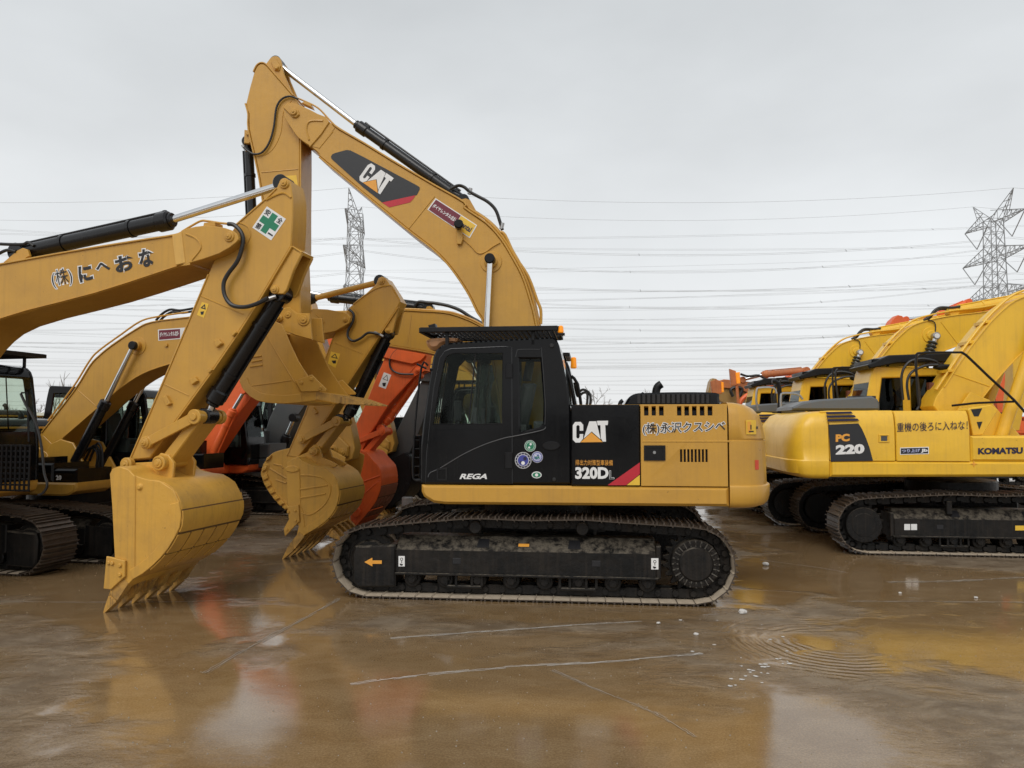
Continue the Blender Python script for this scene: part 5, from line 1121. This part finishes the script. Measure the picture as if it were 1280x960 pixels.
dpoly(RG, kp2, 'label_border', zq([(660, 878), (804, 874), (804, 910), (660, 914)]), ky - .001, WHT); dpoly(RG, kp2, 'black_label', zq([(664, 882), (800, 878), (800, 906), (664, 910)]), ky - .004, BKD)
dtext(RG, kp2, 'label_text', 'つり上げ', *zq([(668, 904), (760, 901), (668, 886)]), ky - .007, LIL, off=.04); dtext(RG, kp2, 'label_text', 'Jb', *zq([(764, 904), (798, 903), (764, 884)]), ky - .007, WHT, off=.05)
dtext(RG, fbo, 'maker_name', 'KOMATSU', *zq([(1050, 912), (1274, 908), (1050, 880)]), ky - .004, NAV, off=.05)
hq = RG.tr(zq([(552, 812), (606, 812), (606, 852), (552, 852)]), ky); mb = MB(); mb.prism([hq, inset(hq if area(hq) > 0 else hq[::-1], .02)[::-1]], ky - .012, ky + .01, 'y', .004); mb.prism(RG.tr(zq([(565, 820), (596, 820), (596, 846), (565, 846)]), ky), ky - .004, ky + .01, 'y', .002, 1); mb.build('door_latch', [KOM, GRY], kp1)
c = RG.at(1217, 579.8, ky); mb = MB(); mb.prism([(c[0] + (.05 if i % 2 == 0 else .015) * math.cos(i * math.pi / 4), c[1] + (.05 if i % 2 == 0 else .015) * math.sin(i * math.pi / 4)) for i in range(8)], ky - .012, ky - .004, 'y', 0); mb.build('star_mark', ORD, dko)
f2 = [k for k in kids(MG) if k.name.startswith('track_frame')][1]; yo2 = -1.19 - .21
for x in (1134, 1142.5): dpoly(RG, f2, 'white_label', [(x - 3.7, 655), (x + 3.7, 655), (x + 3.7, 662.5), (x - 3.7, 662.5)], yo2, WHT)
dpoly(RG, f2, 'caution_label', [(1269, 657), (1281, 657), (1281, 663), (1269, 663)], yo2, YLD)
# grey hood over the engine, boxes and rails on the rear deck
q = RG.tr(zq([(120, 690), (122, 675), (175, 652), (255, 637), (400, 628), (520, 620), (548, 636), (560, 655), (560, 690)]), -.25)
hd = MB().prism(q, -.25, .95, 'y', .03).build('engine_hood', paint('hood_grey', (.10, .11, .12), .45, .3), MG)
for i in range(4): x, z = RG.at(*zq([(438 + i * 28, 623)])[0], -.2); MB().box(x - .05, x + .05, -.22, .1, z - .05, z + .012, .004).build('hood_slot_shade', BKD, hd)  # black blocks put in for the shade of open slots
top = MB(); top.box(xsk - .1, xb3 - .3, -KW + .1, KW - .1, zh2 - .04, zh2 - .006, .01); top.box(xb3 - .4, xe - .1, -.5, .42, zt2, zt2 + .3, .02); top.build('hood_top', KOM, MG)
bkk = MB()
for yy in (-.36, .36): bkk.prism(RG.tr([(1200, 545), (1195, 515), (1212, 490), (1236, 500), (1275, 545)], yy), yy - .025, yy + .025, 'y', .01)
bkk.build('boom_bracket', KOM, MG)
house(MG, KOM, BLKM, cabonly=True, cabmat=KOM, GLS=DIMGLASS)
cabk = [k for k in kids(MG) if k.name.startswith('cab')][0]; cabk.location.x = -.72; cabk.location.z = .03
MB().prism(RG.tr(zq([(492, 466), (600, 417), (970, 402), (990, 420), (985, 447), (640, 457), (505, 484)]), .35), .30, 1.32, 'y', .02).build('roof_visor', BLKM, MG)
mb = MB(); mb.box(-.15, .35, .15, .38, zh2 - .3, zh2 + .5, .06); mb.build('oil_tank', BRK, MG)
for k, pts in enumerate(([(675, 640), (668, 520), (700, 455), (760, 435), (830, 445), (860, 465)], [(705, 640), (695, 560), (715, 505), (780, 470), (850, 465)], [(745, 690), (760, 640), (740, 480), (748, 420), (790, 405)])):
    hose(RG, MG, [(a, b) for a, b in zq(pts)], .12 - .1 * k, .022)
c = RG.at(*zq([(875, 477)])[0], .1); mb = MB(); mb.prism([(c[0] + .17 * math.cos(i * .314), c[1] + .05 * math.sin(i * .314)) for i in range(20)], 0, .12, 'y', .03); mb.build('side_mirror', BLKM, MG)
hr = MB()
q = RG.tr(zq([(720, 690), (755, 670), (748, 600), (742, 430), (770, 405), (960, 402), (990, 415), (1100, 520), (1230, 640), (1300, 720)]), -.7)
hr.tube([(a, -.7, b) for a, b in q[5:]], .02, 6, 2); hr.tube([(a, -.7, b) for a, b in RG.tr(zq([(920, 668), (980, 662), (1050, 655), (1230, 648)]), -.7)], .018, 6, 3); hr.tube([(a, -.7, b) for a, b in q[1:6]], .018, 6, 3); hr.build('handrail', BLKM, MG)
# boom traced on the second machine of the row, where all of it shows
tpk = [(1060, 512), (1063, 503), (1070, 493), (1090, 462), (1108, 438), (1122, 422), (1140, 407), (1160, 400), (1190, 394), (1225, 390), (1248, 386), (1290, 380), (1350, 376), (1420, 384), (1432, 394)]
btk = [(1420, 404), (1350, 406), (1290, 408), (1240, 418), (1205, 430), (1172, 443), (1150, 458), (1128, 480), (1108, 505), (1092, 524), (1076, 530)]
bg_, _ = plate_boom(RH, MG, tpk + btk, -.29, KOM, 'boom'); edge_strip(RH, bg_, tpk[2:12], -.29, KOM, .02); edge_strip(RH, bg_, btk[2:9], -.29, KOM, .02)
weld(RH, bg_, zq([(865, 250), (950, 360)]), -.29, KOM, .01); weld(RH, bg_, zq([(480, 560), (620, 610)]), -.29, KOM, .01)
c = RH.at(*zq([(815, 315)])[0], -.29); mb = MB(); mb.cyl((c[0], -.28, c[1]), (c[0], -.31, c[1]), .17, 30, b=.008); mb.cyl((c[0], -.29, c[1]), (c[0], -.34, c[1]), .09, 24, b=.01); mb.build('pivot_boss', KOM, bg_)
for s in (-1, 1):
    a, m, e = [RH.at(*p, -.42) for p in ((1119, 560), (1155, 458), (1170, 420))]
    A3, M3, E3 = [Vector((p[0], s * .42, p[1])) for p in (a, m, e)]; d = (E3 - A3).normalized()
    mb = MB(); mb.cyl(A3, M3, .095, 22, b=.015); mb.cyl(A3 - Vector((0, .1, 0)), A3 + Vector((0, .1, 0)), .11, 18, b=.01); lc = mb.build('lift_cylinder', KOM, MG); MB().cyl(M3, E3, .045, 16).build('piston_rod', CHR, lc)
    mb = MB(); mb.cyl((E3.x, s * .3, E3.z), (E3.x, s * .47, E3.z), .075, 22, b=.012, mi=0); mb.cyl((E3.x, s * .46, E3.z), (E3.x, s * .48, E3.z), .05, 18, mi=1); mb.build('rod_eye', [STL, WHT], lc)
    mb = MB()
    for i in range(7): p = M3 + d * (.03 + i * .075); mb.cyl(p, p + d * .055, .10, 20, b=.022)
    mb.build('rod_boot', paint('boot_green_black', (.012, .022, .02), .4, .2), lc)
for k, y in enumerate((-.24, -.12, .0, .12)):
    hose(RH, bg_, [(a - .6, b - 1.4, y) for a, b in [(1064, 497), (1070, 488), (1090, 458), (1108, 434), (1122, 418), (1140, 403), (1160, 396), (1190, 390), (1225, 386), (1248, 382), (1290, 376)]], y, .018, KOM, 'boom_pipe')
cylinder(RH, MG, (1190, 390), (1320, 366), (1410, 360), 0., .095, .05, barrel=KOM, name='stick_cylinder')
for k, y in enumerate((-.1, .05)): hose(RH, bg_, [(a, b + k * 2, y) for a, b in zq([(780, 240), (810, 220), (830, 195), (860, 178), (920, 178), (960, 172)])], y, .026)
hose(RH, bg_, zq([(800, 240), (830, 250), (838, 275), (835, 305)]), -.32, .012)
for p in ((1075, 478), (1096, 450), (1112, 430)):
    c = RH.at(*p, 0); MB().box(c[0] - .09, c[0] + .02, -.27, .16, c[1] - .02, c[1] + .03, .006).build('pipe_clamp', KOM, bg_)
MB().prism(RH.tr([(1405, 372), (1440, 370), (1446, 395), (1432, 470), (1418, 540), (1402, 540), (1408, 460)], -.2), -.2, .2, 'y', .01).build('stick', KOM, MG)
# three more of the row behind it
SK = ('model_letters', 'model_number', 'warning_text', 'label_border', 'black_label', 'label_text')
MH = clone(MG, (7.22, 16.03, 0), 'lemon yellow excavator second in the right row, cab showing over the first hood')
MI = clone(MG, (7.30, 19.6, 0), 'lemon yellow excavator third in the right row, furthest left boom curve')
b_ = MB(); ri = Rig(7.30, 19.6, -6.7)
for pts, amb in (([(278, 165), (320, 180), (330, 275), (288, 275)], [(318, 190), (346, 186), (350, 262), (326, 264)]), ([(150, 250), (185, 235), (228, 250), (225, 332), (160, 325)], [(222, 252), (238, 256), (240, 320), (226, 322)])):
    z = Z(860, 430, .1875, pts); am = Z(860, 430, .1875, amb); b_.prism(ri.tr(z, -.9), -.9, -.75, 'y', .01, 0); b_.prism(ri.tr(am, -.95), -.95, -.8, 'y', .015, 1)
q = ri.tr(Z(860, 430, .1875, [(325, 270), (335, 395), (345, 450)]), -.85); b_.tube([(a, -.85, b) for a, b in q], .035, 6, 1, mi=0); b_.build('beacon_bracket', [RUSTO, AMB], MI)
rh = Rig(7.22, 16.03, -6.7); hr = MB()
for pts in ([(470, 440), (455, 380), (460, 305), (480, 292), (570, 292), (590, 330)], [(620, 440), (620, 345), (640, 328), (730, 335), (765, 370)]): hr.tube([(a, -.9, b) for a, b in rh.tr(Z(860, 430, .1875, pts), -.9)], .022, 6, 3)
hr.build('rear_handrail', STL, MH)
mb = MB(); mb.tube([(a, -.8, b) for a, b in rh.tr(Z(860, 430, .1875, [(610, 470), (612, 350), (600, 260), (560, 250)]), -.8)], .045, 8, 2); mb.build('exhaust_pipe', BLKM, MH)
mb = MB(); mb.prism(rh.tr(Z(860, 430, .1875, [(480, 470), (500, 455), (560, 458), (585, 475), (570, 492), (500, 490)]), -1.1), -1.1, -.9, 'y', .02); mb.build('side_mirror', KOM, MH)

# ---- orange machines beyond the right row
RK = Rig(14.2, 25.5, 176)
MK = RK.root('excavator', 'orange excavator far right, only its stick head showing above the yellow booms', 'excavator', GRP)
undercarriage(MK, single=()); house(MK, ORG, BLK, guard=False)
plate_boom(RK, MK, sm(zq([(640, 300), (720, 300), (900, 210), (1040, 160), (1150, 200), (1200, 400), (1230, 700), (1150, 700), (1100, 420), (1020, 270), (900, 280), (740, 360), (660, 350)]), 1), .3, ORG, 'boom')
plate_boom(RK, MK, zq([(603, 312), (603, 275), (622, 240), (650, 215), (672, 220), (690, 245), (700, 270), (690, 330), (660, 600), (620, 600)]), .22, ORG, 'stick', smooth=1)
cylinder(RK, MK, zq([(1000, 150)])[0], zq([(850, 215)])[0], zq([(685, 238)])[0], 0, .09, .05, barrel=ORG, name='stick_cylinder')
def zr(p): return Z(860, 430, .1875, p)
RL = Rig(9.5, 24.0, 178)
ML = RL.root('excavator', 'rusty orange excavator with its arm folded low, behind the main counterweight', 'excavator', GRP)
undercarriage(ML, single=()); house(ML, RUSTO, BLK, guard=False)
plate_boom(RL, ML, zr([(200, 250), (240, 235), (470, 258), (640, 250), (780, 235), (800, 300), (640, 330), (420, 330), (330, 300), (210, 290)]), .28, RUSTO, 'boom', smooth=1)
plate_boom(RL, ML, zr([(135, 320), (150, 250), (165, 228), (190, 232), (230, 290), (330, 290), (400, 330), (420, 390), (250, 400), (150, 345)]), .2, paint('brown_ochre', (.34, .20, .06), .5, .4), 'stick', smooth=1)
cylinder(RL, ML, zr([(785, 178)])[0], zr([(500, 205)])[0], zr([(360, 240)])[0], .2, .10, .05, barrel=RUSTO, name='stick_cylinder')
cylinder(RL, ML, zr([(790, 220)])[0], zr([(640, 255)])[0], zr([(560, 280)])[0], .45, .13, .06, barrel=ORG, name='lift_cylinder')
hose(RL, ML, zr([(350, 200), (400, 215), (470, 210), (530, 240), (600, 250)]), .4, .035); hose(RL, ML, zr([(300, 350), (285, 310), (310, 290), (360, 300), (345, 350)]), .4, .05)
hose(RL, ML, zr([(345, 400), (370, 360), (430, 330), (560, 320)]), .7, .07, ORG, 'guard_rail')

# ---- two more at the back of the left rows
NN = clone(MD, (-4.2, 25.5, 0), 'ochre excavator far back in the middle row, lettered hood glimpsed between sticks', ('track', 'boom', 'stick', 'bucket', 'bucket_link', 'stick_cylinder', 'lift_cylinder'))
NP = clone(MD, (-.2, 20.6, 0), 'ochre excavator seen only through the black cab windows, boom and lift cylinder', ('stick', 'bucket', 'bucket_link', 'stick_cylinder'))
PP = clone(MBK, (-11.7, 19.2, 0), 'ochre excavator at far left with a rounded black cab behind the second boom', ('boom', 'stick', 'bucket', 'bucket_link', 'idler_link', 'stick_cylinder', 'bucket_cylinder', 'lift_cylinder', 'hydraulic_hose')); PP.scale = (1, 1, 1)
MQ = clone(MG, (-9.2, 22.5, 0), 'lemon yellow excavator deep in the left rows, cab showing past the orange machine', ('boom', 'stick', 'stick_cylinder', 'lift_cylinder'))

gc = [k for k in kids(MA) if k.name.startswith('cab')][0]
P4 = RA.tr([(-30, 557), (37, 557), (37, 612), (-30, 612)], .39); mb = MB(); xs_ = [a for a, b in P4]; zs_ = [b for a, b in P4]
for i in range(9): z = min(zs_) + (max(zs_) - min(zs_)) * i / 8; mb.box(min(xs_), max(xs_), .38, .40, z - .012, z + .012, .003)
for i in range(13): x = min(xs_) + (max(xs_) - min(xs_)) * i / 12; mb.box(x - .012, x + .012, .365, .385, min(zs_), max(zs_), .003)
mb.build('cab_grille', BLKM, gc)
hose(RA, gc, [(26, 492), (32, 505), (45, 530), (52, 560), (55, 590), (59, 606), (54, 616), (48, 619)], .35, .016, HOSE, 'cab_cable')
hose(RA, gc, [(27, 491), (34, 491), (35, 520), (36, 552)], .35, .012, BLKM, 'mirror_bar', 1)
tb = [k for k in kids(MBK) if k.name.startswith('tool_box')][0]
dtext(RB, tb, 'size_number', '20', (70, 600), (77, 600), (70, 594), -(HW - .02) - .001, WHT, off=.05)

# ================================================================== pylons and power lines
def bar(mb, a, b, r): 
    mb.cyl(a, b, r, 4)
def pylon(x, y, label, zt=38.5, sc=1.0):
    o = bpy.data.objects.new('transmission_pylon', None); COL.objects.link(o); o.location = (x, y, 0); o.scale = (sc,) * 3; tag(o, label, 'pylon', 'lattice pylons beyond the yard')
    def hw(z): return 3.6 + (1.35 - 3.6) * min(1, z / 24) if z < 24 else 1.35 - .25 * (z - 24) / 15
    lv = [0, 6, 11, 15, 18.5, 21.5, 24, 26.4, 28.8, 31.2, 33.6, 36, 38.4]; mb = MB()
    def P(i, z): w = hw(z); return Vector(((-w, w, w, -w)[i % 4], (-w, -w, w, w)[i % 4], z))
    for a, b in zip(lv[:-1], lv[1:]):
        for i in range(4):
            bar(mb, P(i, a), P(i, b), .085); bar(mb, P(i, a), P(i + 1, b), .05); bar(mb, P(i + 1, a), P(i, b), .05); bar(mb, P(i, b), P(i + 1, b), .05)
    mb.build('tower_body', GALV, o)
    for z, ln in ((24.5, 9.0), (31.2, 9.6), (37.6, 8.6)):
        for s in (-1, 1):
            am = MB(); w = hw(z); tip = Vector((0, s * ln, z + .4)); lo = [Vector((-w, s * w, z)), Vector((w, s * w, z))]; hi = [Vector((-w, s * w, z + 2.2)), Vector((w, s * w, z + 2.2))]
            for q in lo + hi: bar(am, q, tip, .07)
            for f in (.2, .4, .6, .8):
                a = [q.lerp(tip, f) for q in lo]; b = [q.lerp(tip, f) for q in hi]; bar(am, a[0], b[0], .042); bar(am, a[1], b[1], .042); bar(am, a[0], a[1], .042)
                g = f - .2; a0 = [q.lerp(tip, g) for q in lo]; bar(am, a0[0], b[0], .042); bar(am, a0[1], b[1], .042); bar(am, a0[0], a[1], .042)
            am.build('crossarm', GALV, o)
            ins = MB(); v = Vector((0, s * (ln - 3.6), z - 3.4)); bar(ins, tip, v, .085); bar(ins, Vector((0, s * (w + .6), z)), v, .085); ins.build('insulator_string', GALV, o)
    for s in (-1, 1):
        pk = MB(); tip = Vector((0, s * 5.8, 42.4))
        for q in [Vector((-1.1, s * 1.1, 38.4)), Vector((1.1, s * 1.1, 38.4)), Vector((-.6, s * 3.5, 38.9)), Vector((.6, s * 3.5, 38.9))]: bar(pk, q, tip, .06)
        for f in (.3, .55, .8): bar(pk, Vector((-1.1, s * 1.1, 38.4)).lerp(tip, f), Vector((.6, s * 3.5, 38.9)).lerp(tip, f), .06); bar(pk, Vector((1.1, s * 1.1, 38.4)).lerp(tip, f), Vector((-.6, s * 3.5, 38.9)).lerp(tip, f), .06)
        pk.build('earth_wire_peak', GALV, o)
    return o
PYX = [86, -28, -142, 200]; PY = 135.7
pylon(PYX[0], PY, 'tall lattice pylon at the right edge above the yellow booms'); pylon(PYX[1], PY, 'distant lattice pylon seen under the raised boom'); 
WLAB = 'thin grey power line crossing the whole sky, carried by neither pylon'
def wire(a, b, sag, r=.035, n=16, twin=0, lab=None):
    a, b = Vector(a), Vector(b); pts = []
    for i in range(n + 1):
        t = i / n; p = a.lerp(b, t); p.z -= 4 * sag * t * (1 - t); pts.append(p)
    mb = MB(); mb.tube(pts, r, 4, 1)
    if twin:
        mb.tube([p + Vector((0, twin, -.1)) for p in pts], r, 4, 1)
        for f in (.25, .62): p = pts[int(f * n)]; mb.cyl(p + Vector((0, 0, -.2)), p + Vector((0, twin, .25)), r * 2.5, 4)
    return tag(mb.build('power_line', WIRE), lab or WLAB, 'power line', 'power lines across the sky')
for xa_, xb_, sp_ in ((86, -28, 'between the two pylons'), (-28, -142, 'left of the distant pylon'), (200, 86, 'right of the right-edge pylon')):
    for z, ln in ((24.5, 5.4), (31.2, 6.0), (37.6, 5.0)):
        for s in (-1, 1): wire((xa_, PY + s * ln, z - 3.5), (xb_, PY + s * ln, z - 3.5), 3.6 + .5 * s, .022, 16, .6, 'twin power line ' + sp_ + ', on its ' + {24.5: 'lowest', 31.2: 'middle', 37.6: 'top'}[z] + (' far arm' if s > 0 else ' near arm'))
    for s in (-1, 1): wire((xa_, PY + s * 5.8, 42.4), (xb_, PY + s * 5.8, 42.4), 2.6, .022, 16, 0, 'single earth wire ' + sp_ + ', on its ' + ('far' if s > 0 else 'near') + ' peak')
rw = random.Random(3)
for (y, za_, zb2_, sag) in ((190, 56, 52, 6), (192, 47, 45, 6), (194, 43, 38, 7), (190, 36, 33, 5), (196, 30, 29, 6), (190, 26.5, 23, 5), (196, 22, 21, 5), (150, 17.5, 14, 3), (152, 15.5, 13, 3), (154, 11.5, 9.5, 2), (156, 8.5, 7.6, 1.6), (158, 7.2, 6.6, 1.2), (194, 40, 46, 7), (198, 33, 38, 6), (192, 24, 30, 6), (150, 13, 19, 3), (193, 50, 44, 6), (197, 44, 41, 7), (191, 35, 40, 6), (195, 28, 26, 6), (189, 31, 24, 6), (153, 10, 14, 2), (151, 19, 16, 3), (200, 52, 58, 7), (201, 46, 36, 7), (199, 38, 31, 6), (198, 27, 35, 6), (202, 20, 27, 5), (188, 33, 41, 6), (187, 23, 19, 5), (186, 29, 34, 5), (155, 16, 11, 3), (149, 8, 12, 2)):
    wire((210, y, za_), (-210, y + rw.uniform(-6, 6), zb2_), sag, (.024 if y > 170 else .017), 20, .9 if rw.random() < .6 else 0)

# ================================================================== trees, far building, small things on the ground
def bare_tree(x, y, h, label, seed, spread=.5, n0=9, group=None):
    r_ = random.Random(seed); o = bpy.data.objects.new('bare_tree', None); COL.objects.link(o); o.location = (x, y, 0); tag(o, label, 'tree', group)
    tr = MB(); cr_ = MB(); pts = [Vector((r_.uniform(-.06, .06) * h * i / 6, r_.uniform(-.06, .06) * h * i / 6, h * .92 * i / 6)) for i in range(7)]
    for i in range(6): tr.cyl(pts[i], pts[i + 1], h * .018 * (1 - i / 6.5), 6, r2=h * .018 * (1 - (i + 1) / 6.5))
    def br(p, d, ln, r, lvl):
        q = p + d * ln; cr_.cyl(p, q, r, 3, r2=r * .5)
        if lvl > 0:
            for _ in range(r_.randint(3, 4)):
                nd = (d + Vector((r_.uniform(-1, 1), r_.uniform(-1, 1), r_.uniform(-.2, .8))) * .75).normalized(); br(p.lerp(q, r_.uniform(.35, 1)), nd, ln * r_.uniform(.45, .7), r * .55, lvl - 1)
    for i in range(n0):
        t = .25 + .7 * i / n0; k = min(5, int(t * 6)); p = pts[k].lerp(pts[k + 1], t * 6 - k); a = r_.uniform(0, 6.28); d = Vector((math.cos(a) * spread, math.sin(a) * spread, r_.uniform(.6, 1))).normalized(); br(p, d, h * r_.uniform(.2, .36) * (1.15 - t * .6), h * .007, 3 if spread > .3 else 1)
    tr.build('trunk', BARK, o); tag(cr_.build('branches', BARK, o), kind='stuff'); return o
def at_px(px, Y): return (px - CX) / F * Y
for px, Y, h, lab, sd, sp_, n in ((744, 75, 5.4, 'bare grey tree behind the hoses of the black cab', 1, .8, 10), (757, 80, 4.4, 'small bare bush tree right of the cab hoses', 2, .9, 8), (806, 85, 5.6, 'slender bare tree left of the exhaust stub', 3, .35, 6),
        (66, 60, 5.9, 'thin poplar shoots left of the second boom', 4, .12, 3), (76, 61, 6.4, 'tallest bare poplar left of the second boom', 5, .12, 3), (86, 60, 5.6, 'bare poplar nearest the second boom', 6, .12, 3), (92, 62, 5.0, 'short bare poplar against the second boom', 16, .12, 3),
        (28, 70, 3.6, 'bare round tree seen beside the left cab window', 7, .9, 11), (40, 72, 4.2, 'bare round tree over the cream roof', 8, .9, 12), (52, 70, 3.7, 'bare round tree left of the dark rear cab', 9, .9, 11), (14, 72, 3.8, 'bare round tree through the left cab window', 10, .9, 11), (4, 70, 3.9, 'bare round tree at the very left edge', 11, .9, 11)):
    bare_tree(at_px(px, Y), Y, h, lab, sd, sp_, n, 'bare trees beyond the yard')
x0 = at_px(28, 52); ho_ = bpy.data.objects.new('cream_shed', None); COL.objects.link(ho_); ho_.location = (x0, 52, 0); tag(ho_, 'cream gabled shed beyond the left cab', 'shed')
MB().prism([(-1.9, 0), (1.6, 0), (1.6, 1.4), (0, 2.6), (-1.9, 1.4)], 0, 9, 'y', .02).build('wall', CREAM, ho_); mb = MB(); mb.prism([(-2.1, 1.33), (0, 2.64), (1.8, 1.33), (1.8, 1.42), (0, 2.75), (-2.1, 1.42)], -.2, 9.2, 'y', .01); mb.build('roof', paint('cream_roof', (.6, .58, .45), .6, .2), ho_)
MB().box(-.7, .3, -.03, .02, .02, 1.2, .01).build('door', GRY, ho_)
# far-off wood; every third clump is added unseen behind the camera for reflections
fw = MB(); rr_ = random.Random(12)
for i in range(420):
    x = rr_.uniform(-320, 330); y = rr_.uniform(235, 300) if i % 3 else rr_.uniform(-75, -60); h = rr_.uniform(3, 6.5)
    if y < 0: x *= .35; h *= .8
    for k in range(9):
        a = rr_.uniform(0, 6.28); p = Vector((x, y, 0)); q = Vector((x + math.cos(a) * h * .45, y + math.sin(a) * h * .45, h * rr_.uniform(.6, 1))); fw.cyl(p, q, .16, 3, r2=.04)
tag(fw.build('far_and_added_wood', BARK), 'strip of bare leafless wood along the far horizon, part added unseen behind the camera', 'wood', kind='stuff')
g = gnd(509, 645); mb = MB(); n = 20
mb.cyl((0, 0, 0), (0, 0, .40), .115, n, b=.012)
for z in (.10, .2, .3): mb.cyl((0, 0, z), (0, 0, z + .015), .121, n, b=.004)
d_ = mb.build('metal_drum', DRUMM); d_.location = (g.x, g.y, 0); tag(d_, 'small pale ribbed metal drum on wet ground left of the main tracks', 'drum')
MB().cyl((0, 0, .395), (0, 0, .408), .1, n, b=.004).build('lid', STL, d_)
def stone(px, py, r, lab, seed):
    rs = random.Random(seed); g = gnd(px, py); bm = bmesh.new(); bmesh.ops.create_icosphere(bm, subdivisions=2, radius=1)
    for v in bm.verts: v.co *= rs.uniform(.78, 1.1); v.co = Vector((v.co.x * r * 1.1, v.co.y * r, (v.co.z * .62 + .5) * r))
    me = bpy.data.meshes.new('stone'); bm.to_mesh(me); bm.free(); me.materials.append(STONE_GLINT); o = bpy.data.objects.new('stone', me); COL.objects.link(o); o.location = (g.x, g.y, 0); tag(o, lab, 'stone', 'loose stones on the ground')
stone(928, 767, .042, 'largest pale stone behind the rear of the main tracks', 1); stone(957, 707, .045, 'pale stone farther back, under the yellow counterweight', 2); stone(870, 794, .022, 'small pale chip in front of the main sprocket', 3); stone(823, 780, .02, 'tiny pale chip left of the puddle ruts', 4); stone(1220, 748, .02, 'tiny stone on the scraped joint at far right', 5); stone(1125, 742, .018, 'tiny stone left of the scraped joint', 6)
# pale flecks painted as sky glints between the scrape and the ruts
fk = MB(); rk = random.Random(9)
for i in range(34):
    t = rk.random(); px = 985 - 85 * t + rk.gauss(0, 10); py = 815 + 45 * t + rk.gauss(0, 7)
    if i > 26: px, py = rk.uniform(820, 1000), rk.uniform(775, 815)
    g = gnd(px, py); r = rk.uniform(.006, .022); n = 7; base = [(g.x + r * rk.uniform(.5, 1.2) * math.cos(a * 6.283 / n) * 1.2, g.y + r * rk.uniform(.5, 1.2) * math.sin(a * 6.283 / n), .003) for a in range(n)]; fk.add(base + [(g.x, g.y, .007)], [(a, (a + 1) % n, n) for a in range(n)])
tag(fk.build('glint_flecks', STONE_GLINT), 'pale flecks painted for sky glints beside the curved ruts', 'flecks', kind='stuff')
# grit
gr = MB(); rg = random.Random(5)
for i in range(1100):
    px, py = rg.uniform(0, 1280), 655 + 300 * rg.random() ** 1.6; g = gnd(px, py); r = rg.uniform(.002, .007)
    gr.add([(g.x - r, g.y, 0), (g.x + r * .6, g.y - r * .8, 0), (g.x + r * .7, g.y + r * .8, 0), (g.x, g.y, r * 1.2)], [(0, 1, 3), (1, 2, 3), (2, 0, 3)])
tag(gr.build('grit', GRIT), 'fine pale grit scattered over the wet ground', 'grit', kind='stuff')
